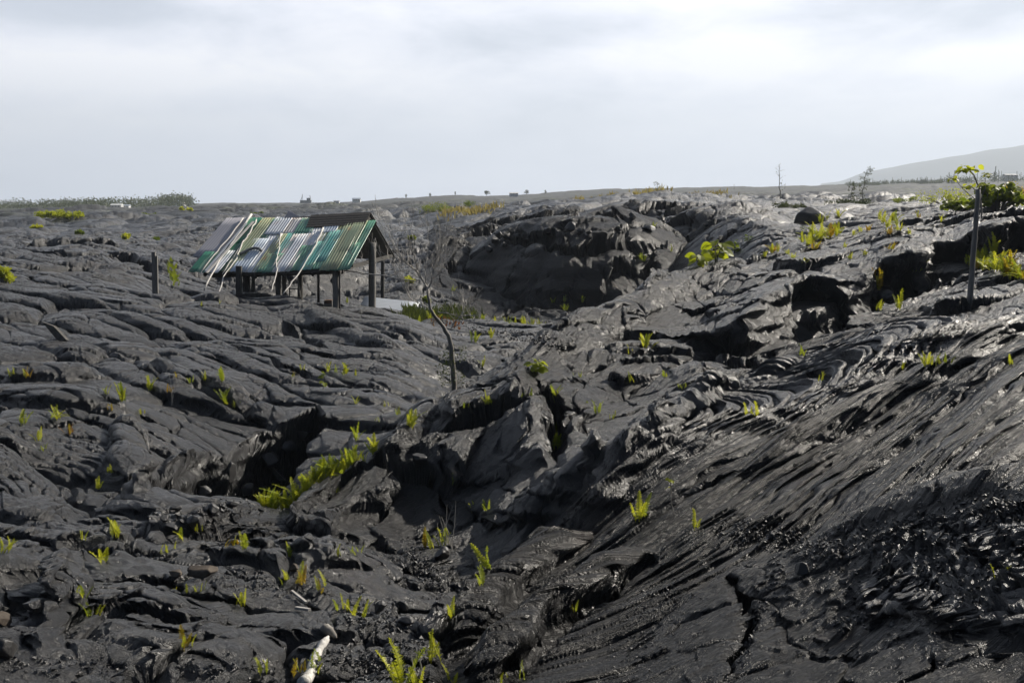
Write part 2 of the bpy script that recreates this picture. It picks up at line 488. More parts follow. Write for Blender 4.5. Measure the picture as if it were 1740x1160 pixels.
def toes(ang, Lg, Wd, seed, H, ropes=0.0, rope_w=0.15, tilt=0.55, sel=None, crease=6.0, warp=1.0, flat=0.0):
    xs, ys = (X[sel], Y[sel]) if sel is not None else (X, Y)
    ca, sa = math.cos(ang), math.sin(ang)
    wx = xs + warp * .55 * pn(xs / (Lg * 1.6), ys / (Lg * 1.6), seed + 5) * Lg + .06 * Wd * pn(xs / (Wd * .6), ys / (Wd * .6), seed + 9)
    wy = ys + warp * .55 * pn(xs / (Lg * 1.6), ys / (Lg * 1.6), seed + 6) * Lg + .06 * Wd * pn(xs / (Wd * .6), ys / (Wd * .6), seed + 10)
    u = (wx * ca + wy * sa) / Lg; v = (-wx * sa + wy * ca) / Wd
    F1, F2, r, dx, dy = worley(u, v, seed)
    e = F2 - F1
    qd = np.clip(e * crease * .28, 0, 1); dome = np.sqrt(np.clip(1 - (1 - qd) ** 2, 0, 1))
    q = .25 + .75 * ss(e, .0, .22)
    z = H * (dome * (0.8 - flat) + (0.5 * (r - .5) + tilt * dx * (0.4 + r)) * q - 0.45 * (1 - flat) * F1 * F1)
    z = z - .40 * H * np.exp(-(e / .045) ** 2)
    if ropes:
        on = (((r * 7.77) % 1) < 0.55)
        ph = (dx * Lg + (1.2 + r) * (dy * Wd) ** 2 / Wd + .12 * pn(xs * 2, ys * 2, seed + 20)) / rope_w * 6.283
        a = 1 - np.abs(np.sin(ph * .5))
        z = z + np.where(on, ropes * (np.sqrt(np.clip(1 - a * a, 0, 1)) - .6) * ss(e, .05, .25), 0)
    return z


idx_near = np.searchsorted(RR, 75)
SL = (slice(0, idx_near), slice(None))
def rowsel(lo, hi): return (slice(np.searchsorted(RR, lo), np.searchsorted(RR, hi)), slice(None))

# left field: overlapping toes running down to the right
angA = math.atan2(-0.50, 0.86)
s_ = rowsel(10, 75)
lowf_ = fbm(X[s_] / 3.1, Y[s_] / 3.1, 33, 2)
zA = toes(angA, 4.6, 1.05, 100, 0.27, .024, .19, sel=s_, tilt=.4, flat=.1, crease=7, warp=.8)
zA += toes(angA + .15, 1.9, 0.50, 130, 0.085, .012, .12, sel=s_, crease=8) * ss(lowf_, -.35, .25)
zA += toes(angA - .2, 0.6, 0.25, 160, 0.03, 0, sel=s_) * ss(-lowf_, 0, .4)
zA += plates(X[s_], Y[s_], 2.2, 1700, .035, .04) * ss(-lowf_, .1, .4)
zA += .12 * lowf_ + .16 * pn(X[s_] / 4.5, Y[s_] / 4.5, 35) + .012 * fbm(X[s_] * 5, Y[s_] * 5, 41, 3)
ZD[s_] += zA * mA[s_]

# bottom-left hump
s_ = rowsel(1, 14)
f_ = fbm(X[s_] / 1.3, Y[s_] / 1.3, 213, 3)
zB = toes(angA + .35, 1.7, .8, 200, 0.19, .010, .08, sel=s_) + toes(angA, .55, .26, 230, .06, .006, .05, sel=s_) * ss(f_, -.3, .2)
zB += plates(X[s_], Y[s_], 1.2, 1710, .07) * ss(f_, -.25, .1)
zB += .07 * f_ + .018 * fbm(X[s_] * 7, Y[s_] * 7, 222, 3) + .03 * np.abs(pn(X[s_] * 3, Y[s_] * 5, 229)) * ss(-f_, -.1, .4)
ZD[s_] += zB * mBot[s_]

# central ridge: slabs and long smooth lobes running down-slope
angC = math.radians(58)
s_ = rowsel(5, 40)
f_ = fbm(X[s_] / 2.6, Y[s_] / 2.6, 313, 3)
zC = toes(angC - .12, 5.0, 1.15, 300, 0.15, .008, .09, sel=s_, flat=.3, crease=10, tilt=.8, warp=.5) + toes(angC - .1, 1.8, .42, 330, .055, 0, sel=s_, warp=.5) * ss(f_, -.2, .25)
cu = X[s_] * math.cos(angC) + Y[s_] * math.sin(angC); cv = -X[s_] * math.sin(angC) + Y[s_] * math.cos(angC)
zC += plates(X[s_], Y[s_], 1.9, 1720, .13, .09) * ss(pn(X[s_] / 2.9, Y[s_] / 2.9, 1725), -.25, .05) + plates(X[s_], Y[s_], .9, 1740, .06, .05) * ss(-pn(X[s_] / 2.9, Y[s_] / 2.9, 1725), -.2, .1)
zC += .05 * f_ + .022 * pn(cu * .9, cv * 7 + .8 * pn(cu, cv, 7), 340) + .012 * fbm(X[s_] * 6, Y[s_] * 6, 322, 3)
ZD[s_] += zC * mC[s_] * (1 - .7 * np.exp(-(sdU[s_] / 1.1) ** 2) * ss(backfade[s_], -1, 2))

# right slope: fibrous streaks that bend over into nested arches
s_ = rowsel(1, 26)
ax_, ay_ = march(ZM, 1640, 560)[:2]; bx_, by_ = march(ZM, 1250, 700)[:2]
axd = np.array([ax_ - bx_, ay_ - by_]); axd /= np.linalg.norm(axd)
xs, ys = X[s_], Y[s_]
w1 = .4 * pn(xs / 3.6, ys / 3.6, 401); w2 = .4 * pn(xs / 3.6, ys / 3.6, 402)
S_ = (xs - ax_ + w1) * axd[0] + (ys - ay_ + w2) * axd[1]
T_ = -(xs - ax_ + w1) * axd[1] + (ys - ay_ + w2) * axd[0]       # positive on the left side of the axis
mm, a0 = 3.0, 1.3
hyp = np.sqrt(T_ * T_ + a0)
psi = (S_ + mm * (hyp - a0 ** .5)) / 3.15                         # unit-gradient far from the axis
along = T_ * .9 - S_ * .35
coil = ss(-np.abs(T_ - .15), -2.0, -1.0) * ss(S_, -8, -5) * ss(-S_, -1.2, .6)
nearf = np.clip(R2[s_] / 13, .35, 1)
n_f = pn(psi * 4.6, along * .09, 410) * nearf
n_g = pn(psi * 7, along * .14, 411)
n_h = pn(psi * 14, along * .22, 412)
lam = 0.30
ph_ = (psi * 3.15 + .10 * pn(xs * 1.3, ys * 1.3, 420)) / lam * 3.1416
rope = np.abs(np.sin(ph_))
plateR = ss(poly_sd([(1180, 990), (1330, 925), (1500, 880), (1700, 820), (2200, 800), (4000, 1200), (4000, 3000), (1000, 3000), (1080, 1120)], PXv[s_], PYv[s_]) + 40 * pn(xs * 1.5, ys * 1.5, 440), -15, 15)
streak = (.11 * n_f + (.085 * (.5 - 2 * np.abs(n_g)) + .03 * (.5 - 2 * np.abs(n_h))) * nearf) * (1 - .65 * plateR)
strand = np.abs(np.sin(psi / .115 * 3.1416 + 2.2 * pn(psi * 1.7, along * .25, 446) + 1.2 * pn(xs * .7, ys * .7, 447))) ** .6
streak = streak + .060 * (strand - .6) * (1 - .8 * plateR) * ss(pn(psi * .8, along * .15, 448), -.45, .1)
wr1, wr2, wrr, _a, _b = worley(xs * 1.7 + .3 * pn(xs * 3, ys * 3, 442), ys * 1.7, 443)
streak = streak + plateR * (.035 * (1 - np.exp(-(wr2 - wr1) * 22)) + .03 * wrr + .02 * fbm(xs * 6, ys * 6, 445, 3))
coilz = .15 * rope ** .7 + .04 * np.abs(np.sin(ph_ * 2.7)) + .03 * (1 - 2 * np.abs(pn(psi * 6, along * .5, 421))) + .015 * fbm(xs * 9, ys * 9, 423, 2)
base_low = .16 * fbm(xs / 2.4, ys / 2.4, 430, 2) + .12 * pn(psi * 1.1, along * .12, 431)
patch = ss(fbm(xs / 1.4, ys / 1.4, 433, 2), .05, .4)
rub = .04 * np.clip(fbm(xs * 8, ys * 8, 435, 2), 0, 1)
ZD[s_] += (base_low + streak * (1 - coil) * (1 - .3 * patch) + coilz * coil + rub * patch * (.3 + plateR) + .003 * fbm(xs * 14, ys * 14, 437, 2)) * mStreak[s_]
FLOW = np.zeros(X.shape + (3,), np.float32)
cw_ = np.clip(mC + mStreak, 0, 1)
FLOW[..., 0] = (-X * math.sin(angC) + Y * math.cos(angC)) * cw_ + (-X * math.sin(angA) + Y * math.cos(angA) + .5 * pn(X / 2.2, Y / 2.2, 450)) * (1 - cw_)
FLOW[..., 1] = .2 * ((X * math.cos(angC) + Y * math.sin(angC)) * cw_ + (X * math.cos(angA) + Y * math.sin(angA)) * (1 - cw_))
mk = mStreak[s_]
FLOW[s_ + (0,)] = FLOW[s_ + (0,)] * (1 - mk) + psi * mk; FLOW[s_ + (1,)] = FLOW[s_ + (1,)] * (1 - mk) + along * .07 * mk
FLOW[..., 2] = np.clip(mStreak * 1.0 + .45 * mC + .25 * mA + .2 * mBot, 0, 1)  # third channel also weights the shade painted into the lava colour

# back wall of the hollow and the far field
s_ = rowsel(32, 62)
f_ = fbm(X[s_] / 4, Y[s_] / 4, 513, 3)
zE = plates(X[s_], Y[s_], 2.6, 1730, .30, .2) + toes(.3, 4.5, 2.6, 500, .42, .02, .3, sel=s_, flat=.35, crease=10) * .8 + .25 * f_ + toes(.9, 1.1, .7, 530, .06, sel=s_) * ss(f_, -.1, .4)
ZD[s_] += zE * mEwall[s_]
s_ = rowsel(40, 3000)
ra = R2[s_].astype(np.float32); sc = np.clip(ra / 60, 1, 8)
zF = 0
for (lo, hi, S0) in ((0, 130, 1.0), (90, 330, 2.6), (240, 4000, 7.0)):
    wgt = (ss(ra, lo * .8, lo + 1) if lo else 1) * (1 - ss(ra, hi * .8, hi))
    wx = X[s_] / S0; wy = Y[s_] / S0
    t1 = toes_f = None
    u = wx * .9 + wy * .35; v = -wx * .35 + wy * .9
    F1, F2, r, dx, dy = worley(u / 4.6 + .4 * pn(wx / 6, wy / 6, 601), v / 2.7 + .4 * pn(wx / 6, wy / 6, 602), 600)
    z = (1 - np.exp(-(F2 - F1) * 6)) * .30 + (.4 * (r - .5) + .35 * dx) * (.3 + .7 * ss(F2 - F1, 0, .2))
    F1, F2, r, dx, dy = worley(u / 1.6, v / 1.0, 610)
    z = z + .16 * (1 - np.exp(-(F2 - F1) * 6)) + .12 * r + .55 * fbm(wx / 9, wy / 9, 603, 4)
    zF = zF + (z - .5) * wgt * min(S0, 3.2) * .75
ZD[s_] += zF * mFar[s_] * np.where(ra > 500, .6, 1) * ss(-ra, -1400, -700)

gr1, gr2 = np.gradient(ZM); slopeM = np.hypot(gr1 / np.gradient(RR)[:, None], gr2 / (np.gradient(AZ)[None] * R2)).astype(np.float32)
CALM = 1 / (1 + (slopeM / .75) ** 2)
CALM = np.where(R2 < 70, CALM + (1 - CALM) * .8 * mStreak, 1)
Z = Z + ZD * CALM

# ---- single features laid over it
# pit in front of the left field
pit = P2('205,905,12.4 215,872,13.4 300,845,14.6 330,800,15.9 430,745,17.6 545,722,18.6 548,760,17.0 500,800,16.2 440,862,14.2 360,905,12.9 300,918,12.3')
sl = region(pit, 1.5)
sdp = poly_sd(pit, X[sl], Y[sl]) + .28 * pn(X[sl] * .9, Y[sl] * .9, 700) + .04 * pn(X[sl] * 3, Y[sl] * 3, 701)
pf = -5.5 + .22 * fbm(X[sl] * 1.1, Y[sl] * 1.1, 702, 3) + .16 * np.clip(1 - 1.6 * worley(X[sl] * 1.7, Y[sl] * 1.7, 703)[0], 0, 1)
Z[sl] = Z[sl] + (np.minimum(Z[sl], pf) - Z[sl]) * ss(sdp, -.2, .12)
# cracks of the tumulus and its arch
crack('866,424,47 885,438,45.5 905,446,45 928,462,44.3 938,486,43.6 962,500,43', .35, 1.0, .4)
crack('955,500,43 1005,503,43 1060,492,43.4 1096,470,44 1130,448,44.4', .32, .8, .4, tilt=.35)
crack('1092,465,44 1106,485,43 1112,500,42', .25, .8, .4)
crack('870,380,52.5 905,390,51 945,385,51 985,368,52 1040,360,52 1085,358,52', .5, .7, .35, tilt=.3)
#plate('985,378,50 1030,352,52.5 1070,345,53 1085,356,51 1050,374,49.5 1010,384,48.5', .55, .2, (0.05, .05), 720)
crack('170,425,47 215,455,44.5 240,480,42 262,490,40.5', .35, 1.0, .4, tilt=.2)
crack('40,420,50 150,412,50 200,418,49', .6, .8, .4, tilt=.4)
crack('220,450,44.5 250,475,42.2 268,486,41', .16, .5, .4)
# central slab, its undercut mouth and cracks
crack('742,748 775,738 820,722 862,704 890,696', .17, .75, .3, tilt=.24)
crack('925,655 942,690 945,740 952,775', .13, .7, .5)
crack('1240,975 1262,1020 1272,1060 1250,1120 1243,1175', .035, .30, .8)
crack('1130,860 1190,835 1260,810', .03, .12, .6)
crack('1570,1160 1620,1090 1690,1060', .02, .10, .8)
crack('598,905 640,880 665,835', .05, .25, .6)
crack('745,800 760,860 740,900', .06, .2, .6)
plate('690,775 760,745 880,702 932,690 938,760 935,800 880,812 800,825 720,800', .12, .14, (.03, .02), 730)
plate('480,908 560,835 640,815 690,815 640,862 590,900 560,938', .26, .12, (.05, .0), 734)
plate('960,770 1010,765 1030,800 1000,860 940,880 905,850', .12, .1, (.0, .03), 738)
# the thick rolls that run down the ridge
roll('1240,668 1200,690 1120,745 1050,805 1000,860', .40, .34, .55, seed=740)
roll('1240,640 1150,690 1080,742', .28, .2, .6, seed=743)
roll('1025,800 975,835 915,878 870,905', .30, .24, .55, seed=746)
roll('1150,745 1080,810 1010,870 960,915', .26, .22, .6, seed=749)
roll('1000,900 930,955 860,1010 800,1070 750,1130', .34, .36, .55, seed=752)
roll('1090,925 1010,985 930,1050 860,1110 790,1190', .24, .26, .5, seed=755, sharp=.45)
roll('1720,560 1640,600 1530,660 1420,720 1330,770 1270,810', .30, .16, .8, seed=758)
roll('1480,570 1420,590 1340,630 1280,665', .24, .12, .7, seed=761)
roll('1180,470 1110,505 1040,545 960,590 900,620', .55, .32, .6, seed=764)
roll('760,668 700,735 650,800 560,840 470,870', .30, .2, .6, seed=767)
roll('1740,815 1640,835 1500,880 1380,925', .22, .06, .8, seed=770)
# trench behind the front roll
crack('1110,935 1030,1000 950,1065 880,1130 850,1170', .12, .30, .4)
crack('1100,700 1180,650 1260,615 1310,590', .12, .3, .5)
# left: long toes
roll('0,652 90,655 170,660 175,662', .45, .26, .55, seed=773)
roll('330,655 430,700 470,722', .30, .22, .55, seed=776)
roll('240,640 300,655 320,690', .35, .2, .55, seed=779)
roll('520,545 610,580 680,605', .35, .22, .6, seed=782)
crack('470,560 520,575 560,600', .3, .35, .4)
crack('380,590 470,625 540,655', .12, .25, .5)
crack('-20,760 60,745 170,735', .10, .22, .5)
# the lobes on the pit's left rim
roll('225,740 215,790 225,840', .28, .25, .55, seed=785)
roll('250,845 240,870 232,885', .22, .28, .55, seed=788)
roll('330,800 290,822 270,838', .22, .25, .55, seed=791)
roll('125,985 95,1040 60,1100', .16, .26, .5, seed=794)
roll('150,1030 110,1075 80,1110', .12, .18, .5, seed=797)
crack('150,1010 250,995 330,1020', .1, .2, .6)
crack('120,1090 200,1080 300,1095 360,1105', .09, .22, .5, tilt=.08)
crack('170,958 230,948 300,955', .05, .14, .6)
crack('1175,585,17.2 1230,590,16.9 1290,585,16.9 1340,560,17.6 1385,545,18.6 1430,530,19.2 1490,500,20.3 1540,480,21.4 1590,465,22.3 1690,450,22.2', .75, .75, .2)
plate('1228,572 1262,548 1300,600 1296,628 1240,640', .0, .05)
# crust: fine wrinkles along the flow, a net of cooling cracks and loose roughness
s_ = rowsel(1, 62)
xs, ys = X[s_], Y[s_]
k_ = np.clip(R2[s_] / 16, .35, 3).astype(np.float32)
k_ = 2 ** np.round(np.log2(k_) * 0) * np.where(R2[s_] > 34, 2.2, 1.0).astype(np.float32)
fa = FLOW[s_ + (0,)] / k_; fb = FLOW[s_ + (1,)] * 5 / k_
notst = (1 - .97 * mStreak[s_])
wk = fbm(xs / 1.7 / k_, ys / 1.7 / k_, 810, 2)
cr_ = (1 - 2 * np.abs(pn(fa * 5.5 + 1.3 * wk, fb * 1.5, 811))) * .036 + (1 - 2 * np.abs(pn(fa * 12 + 2 * wk, fb * 3.4, 812))) * .02
cr_ = cr_ * ss(wk, -.5, .25)
F1, F2, r, _a, _b = worley(xs * .95 / k_ + .5 * pn(xs * 1.1 / k_, ys * 1.1 / k_, 814), ys * .95 / k_ + .5 * pn(xs * 1.1 / k_, ys * 1.1 / k_, 815), 816)
net = -np.exp(-((F2 - F1) / .035) ** 2) * .09 * ss(-wk, -.3, .2) + .03 * (r - .5) * ss(F2 - F1, 0, .05)
gr_ = (.4 + .6 * (R2[s_] > 34)) * .020 * fbm(xs * 3.1 / k_, ys * 3.1 / k_, 818, 3, .6) + .014 * np.abs(fbm(xs * 9 / k_, ys * 9 / k_, 822, 3, .6)) * ss(pn(xs / 1.9, ys / 1.9, 826), -.1, .35)
calmA = 1 - .6 * mA[s_] * (R2[s_] < 40)
Z[s_] += (calmA * CALM[s_] * k_ * ((cr_ + net) * notst + gr_ * (.12 + .88 * notst))).astype(np.float32)
ws_ = 1 - mStreak * (1 - np.exp(-(sdU / .5) ** 2))
FLOW[..., 0] += .8 * Z * ws_; FLOW[..., 1] += .5 * Z * ws_
FLOW[..., 2] = np.clip(FLOW[..., 2] + 1.0 * mEwall + .2 * mC, 0, 1)  # mound face and ridge take more of the painted shade
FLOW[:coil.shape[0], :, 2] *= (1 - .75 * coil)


def rope_patch(poly, tail, head, lam, amp, curve, seed, r0, r1, cut=0.0):
    """a skin wrinkled into curved ropes; the ropes bow out from tail towards head (photo pixels)"""
    global Z
    sl = (slice(np.searchsorted(RR, r0), np.searchsorted(RR, r1)), slice(None)); xs, ys = X[sl], Y[sl]
    P = [tuple(float(t) for t in k.split(',')) for k in poly.split()]
    m = ss(poly_sd(P, PXv[sl] + 14 * pn(xs * 1.4, ys * 1.4, seed), PYv[sl] + 8 * pn(xs * 1.4, ys * 1.4, seed + 1)), -3, 9)
    a = march(ZM, *tail)[:2]; b = march(ZM, *head)[:2]; d = np.array([b[0] - a[0], b[1] - a[1]]); d /= np.linalg.norm(d)
    wx = xs + .25 * lam * 8 * pn(xs / lam / 9, ys / lam / 9, seed + 2); wy = ys + .25 * lam * 8 * pn(xs / lam / 9, ys / lam / 9, seed + 3)
    s_c = (wx - b[0]) * d[0] + (wy - b[1]) * d[1]; t_c = -(wx - b[0]) * d[1] + (wy - b[1]) * d[0]
    ph = (s_c + curve * t_c ** 2 / (1 + np.abs(t_c) * abs(curve))) / lam
    rp_ = np.abs(np.sin(ph * 3.1416)) ** .65 * (1 + .5 * pn(ph * .5, t_c * .6, seed + 4))
    Z[sl] += (m * amp * (rp_ - .3)).astype(np.float32)
for a_ in [('-60,765 60,748 150,745 182,775 176,830 130,875 30,885 -60,880', (-40, 820), (185, 790), .15, .055, .45, 1800, 11, 19),
           ('212,742 262,738 300,765 290,800 262,822 240,812', (210, 790), (300, 770), .12, .05, .5, 1810, 11, 19),
           ('585,600 650,598 700,625 738,645 640,652 590,630', (590, 640), (700, 628), .22, .05, .35, 1820, 18, 30),
           ('0,535 40,530 60,560 20,580 -40,580', (0, 580), (50, 545), .2, .05, .5, 1830, 20, 32),
           ('320,920 430,918 450,945 380,968 320,960', (330, 965), (430, 935), .10, .035, .6, 1840, 8, 12),
           ('380,770 450,772 440,800 380,815', (380, 810), (445, 785), .13, .05, .5, 1850, 12, 20),
           ('60,590 150,575 200,600 160,640 60,640', (60, 640), (190, 600), .2, .04, .4, 1860, 18, 30),
           ('470,520 560,525 600,548 500,556', (480, 555), (590, 540), .22, .05, .3, 1870, 26, 34),
           ('843,500 900,478 975,485 1000,510 985,545 920,560 860,550', (850, 550), (990, 500), .36, .17, .5, 1880, 37, 46),
           ('110,440 175,432 240,490 300,500 100,500', (120, 500), (240, 470), .3, .10, .3, 1890, 36, 50),
           ('330,1010 560,1000 600,1060 540,1085 520,1040 340,1025', (340, 1000), (580, 1060), .07, .02, .5, 1905, 6, 10)]:
    rope_patch(*a_)

# the glinting patch of broken, curving strands at lower right
ctr = march(ZM, 1790, 880)[:2]; sl = (slice(0, np.searchsorted(RR, 12)), slice(None)); xs, ys = X[sl], Y[sl]
pm = ss(poly_sd([(1470, 960), (1560, 900), (1700, 880), (2100, 860), (2100, 1090), (1650, 1075), (1500, 1050)], PXv[sl] + 30 * pn(xs * 2.5, ys * 2.5, 460), PYv[sl] + 18 * pn(xs * 2.5, ys * 2.5, 461)), -8, 14)
dd = np.hypot(xs - ctr[0], (ys - ctr[1]) * 1.25) + .10 * pn(xs * 1.6, ys * 1.6, 462); an = np.arctan2(ys - ctr[1], xs - ctr[0])
rp = np.abs(np.sin(dd / .085 * 3.1416)) ** .7; br = ss(pn(dd * 11, an * 9, 463), -.15, .05)
Z[sl] += (pm * (.055 * rp * br - .02 + .05 * pn(xs * 3.3, ys * 3.3, 464) + .03 * br)).astype(np.float32)
FLOW[sl + (2,)] *= (1 - .8 * pm)

# undercut edges: lips lean out over the drop, the wall below is set back
OX = np.zeros_like(Z); OY = np.zeros_like(Z)
def undercut(sl, sd, f, top, bot):
    """sd grows towards the low side; f is 0 on the high side and 1 on the low side"""
    dr = np.gradient(RR[sl[0]])[:, None]; da = np.gradient(AZ[sl[1]])[None] * R2[sl]
    g1, g2 = np.gradient(sd); g1 = g1 / dr; g2 = g2 / da; n = np.hypot(g1, g2) + 1e-6; g1 /= n; g2 /= n
    gx = g1 * np.sin(A2[sl]) + g2 * np.cos(A2[sl]); gy = g1 * np.cos(A2[sl]) - g2 * np.sin(A2[sl])
    band = np.exp(-(np.minimum(sd + .1, 0) / .35) ** 2) * np.exp(-(np.maximum(sd - .25, 0) / .25) ** 2)
    a = (top * (1 - f) - bot * f) * band
    OX[sl] += a * gx; OY[sl] += a * gy
sl = region(pit, 1.5)
sm_ = poly_sd(pit, X[sl], Y[sl]) + .28 * pn(X[sl] * .9, Y[sl] * .9, 700)
undercut(sl, sm_, ss(sdp, -.2, .12), .16 , .34)
sl = rowsel(14, 30)
undercut(sl, -sdU[sl].astype(np.float64), 1 - ss(sdU[sl], -.03, .16), .10, .22)

# ------------------------------------------------------------------ lava material
def lava_material():
    m = bpy.data.materials.new('lava'); m.use_nodes = True
    nt = m.node_tree; nt.nodes.clear(); L = nt.links.new
    out = nd(nt, 'ShaderNodeOutputMaterial'); b = nd(nt, 'ShaderNodeBsdfPrincipled'); L(b.outputs[0], out.inputs[0])
    g = nd(nt, 'ShaderNodeNewGeometry'); P = g.outputs['Position']
    a = nd(nt, 'ShaderNodeTexNoise', i_Scale=.55, i_Detail=7.0, i_Roughness=.6); L(P, a.inputs['Vector'])
    c = nd(nt, 'ShaderNodeTexNoise', i_Scale=6.0, i_Detail=6.0, i_Roughness=.65); L(P, c.inputs['Vector'])
    col = ramp(nt, a.outputs[0], [(.30, (.017, .017, .020)), (.50, (.028, .028, .030)), (.70, (.050, .048, .047))])
    col2 = ramp(nt, c.outputs[0], [(.3, .75), (.7, 1.6)])
    col = mixc(nt, 1.0, col, col2, 'MULTIPLY')
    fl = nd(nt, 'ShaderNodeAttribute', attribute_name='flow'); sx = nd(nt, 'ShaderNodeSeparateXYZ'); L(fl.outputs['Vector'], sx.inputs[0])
    col = mixc(nt, 1.0, col, ramp(nt, sx.outputs[2], [(.2, .54), (.5, .46), (1.0, .34)]), 'MULTIPLY')     # shade of slope, ridge and mound painted into the lava colour
    # brown oxidised patches
    r_ = nd(nt, 'ShaderNodeTexNoise', i_Scale=.9, i_Detail=4.0); L(P, r_.inputs['Vector'])
    col = mixc(nt, math_node(nt, 'MULTIPLY', ramp(nt, r_.outputs[0], [(.60, 0.0), (.72, 1.0)]), .35), col, (.060, .044, .034))
    # specks of ash and lichen
    s = nd(nt, 'ShaderNodeTexNoise', i_Scale=38.0, i_Detail=2.0); L(P, s.inputs['Vector'])
    col = mixc(nt, math_node(nt, 'MULTIPLY', ramp(nt, s.outputs[0], [(.66, 0.0), (.74, 1.0)]), .5), col, (.12, .12, .115))
    # lava turns a lighter grey with distance, with scattered growth further away
    vl = nd(nt, 'ShaderNodeVectorMath', operation='LENGTH'); L(P, vl.inputs[0])
    far = ramp(nt, math_node(nt, 'DIVIDE', vl.outputs['Value'], 300.0), [(.2, 0.0), (1.0, 1.0)])
    col = mixc(nt, math_node(nt, 'MULTIPLY', far, .7), col, (.038, .040, .037))
    gf = nd(nt, 'ShaderNodeTexNoise', i_Scale=.09, i_Detail=8.0, i_Roughness=.72); L(P, gf.inputs['Vector'])
    gm = math_node(nt, 'MULTIPLY', ramp(nt, gf.outputs[0], [(.52, 0.0), (.60, 1.0)]), math_node(nt, 'MULTIPLY', far, .6))
    col = mixc(nt, gm, col, (.07, .085, .028))
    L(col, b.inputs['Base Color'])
    ro = ramp(nt, c.outputs[0], [(.3, .27), (.7, .46)])
    L(mixc(nt, far, ro, (.8, .8, .8)), b.inputs['Roughness'])
    L(ramp(nt, sx.outputs[2], [(.2, 1.0), (.5, .8), (1.0, .36)]), b.inputs['Specular IOR Level'])
    n1 = nd(nt, 'ShaderNodeTexNoise', i_Scale=11.0, i_Detail=9.0, i_Roughness=.78); L(P, n1.inputs['Vector'])
    n2 = nd(nt, 'ShaderNodeTexVoronoi', i_Scale=26.0); n2.feature = 'DISTANCE_TO_EDGE'
    wv = nd(nt, 'ShaderNodeTexNoise', i_Scale=5.0); L(P, wv.inputs['Vector'])
    va = nd(nt, 'ShaderNodeVectorMath', operation='ADD'); L(P, va.inputs[0]); L(wv.outputs['Color'], va.inputs[1]); L(va.outputs[0], n2.inputs['Vector'])
    fl = nd(nt, 'ShaderNodeAttribute', attribute_name='flow'); sx = nd(nt, 'ShaderNodeSeparateXYZ'); L(fl.outputs['Vector'], sx.inputs[0])
    cmb = nd(nt, 'ShaderNodeCombineXYZ'); L(sx.outputs[0], cmb.inputs[0]); L(sx.outputs[1], cmb.inputs[1])
    n3 = nd(nt, 'ShaderNodeTexNoise', i_Scale=28.0, i_Detail=4.0, i_Roughness=.65); L(cmb.outputs[0], n3.inputs['Vector'])
    n1k = math_node(nt, 'MULTIPLY', n1.outputs[0], ramp(nt, sx.outputs[2], [(.1, .75), (.6, .6), (1.0, .15)]))
    n1h = math_node(nt, 'ADD', n1k, math_node(nt, 'MULTIPLY', math_node(nt, 'MULTIPLY', n3.outputs[0], sx.outputs[2]), 1.8))
    h = math_node(nt, 'ADD', n1h, math_node(nt, 'MULTIPLY', math_node(nt, 'MINIMUM', n2.outputs[0], .12), 1.2))
    bp = nd(nt, 'ShaderNodeBump', i_Strength=1.0, i_Distance=.05); L(h, bp.inputs['Height']); L(bp.outputs[0], b.inputs['Normal'])
    return m


M = {}
M['lava'] = lava_material()


def push_verts():
    """height field -> vertices; steep places are pushed sideways so that walls are craggy"""
    gy, gx = np.gradient(Z)
    dr = np.gradient(RR)[:, None]; da = np.gradient(AZ)[None] * R2
    steep = np.clip(np.hypot(gy / dr, gx / da) - .7, 0, 1.5) * (R2 < 60)
    zz = Z * 1.0
    qx = X * .8 + Y * .35; qy = Y * .8 - X * .35
    bg_ = np.where(R2 > 34, 2.6, 1.0); sk = 1 / np.where(R2 > 34, 2.6, 1.0); qx = qx * sk; qy = qy * sk; zz = zz * sk
    steep = steep * bg_
    hx = steep * (.12 * pn(qx * 1.4, zz * 5 + qy, 901) + .05 * pn(qx * 4, zz * 13, 902))
    hy = steep * (.14 * pn(qx * 1.4 + 9, zz * 5 + qy, 903) + .06 * pn(qx * 4 + 5, zz * 13, 904))
    V = np.stack([X + hx + OX, Y + hy + OY, Z + EYE], -1).astype(np.float32)
    return V


def grid_mesh(name, V, mat):
    nr, nc = V.shape[:2]
    me = bpy.data.meshes.new(name)
    nv = nr * nc; nf = (nr - 1) * (nc - 1)
    me.vertices.add(nv); me.vertices.foreach_set('co', V.reshape(-1))
    ii = (np.arange(nr - 1)[:, None] * nc + np.arange(nc - 1)[None]).ravel()
    q = np.stack([ii, ii + nc, ii + nc + 1, ii + 1], -1)[:, ::-1].astype(np.int32)
    me.loops.add(nf * 4); me.loops.foreach_set('vertex_index', q.ravel())
    me.polygons.add(nf); me.polygons.foreach_set('loop_start', (np.arange(nf) * 4).astype(np.int32))
    me.polygons.foreach_set('use_smooth', np.ones(nf, bool))
    me.materials.append(mat)
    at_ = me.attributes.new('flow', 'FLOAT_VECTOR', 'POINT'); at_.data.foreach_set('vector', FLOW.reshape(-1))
    me.update(calc_edges=True)
    o = bpy.data.objects.new(name, me); COL.objects.link(o)
    return o


V = push_verts()
if V[0, 0, 2] is not None:
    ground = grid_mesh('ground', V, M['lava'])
    ground['kind'] = 'structure'
    if ground.data.polygons[NC * 40 + 500].normal.z < 0:
        ground.data.flip_normals()

# ------------------------------------------------------------------ builders
RND = random.Random(7)
def at(px, py, lift=0.0):
    x, y, R = march(Z, px, py)
    return Vector((x, y, height(x, y) + lift))


def atR(px, py, R):
    """the point seen at a photo pixel at plan distance R"""
    a, te = pix_dir(px, py)
    return Vector((math.sin(a) * R, math.cos(a) * R, R * te + EYE))


def tag(o, label=None, cat=None, group=None, kind=None):
    if label: o['label'] = label
    if cat: o['category'] = cat
    if group: o['group'] = group
    if kind: o['kind'] = kind
    return o


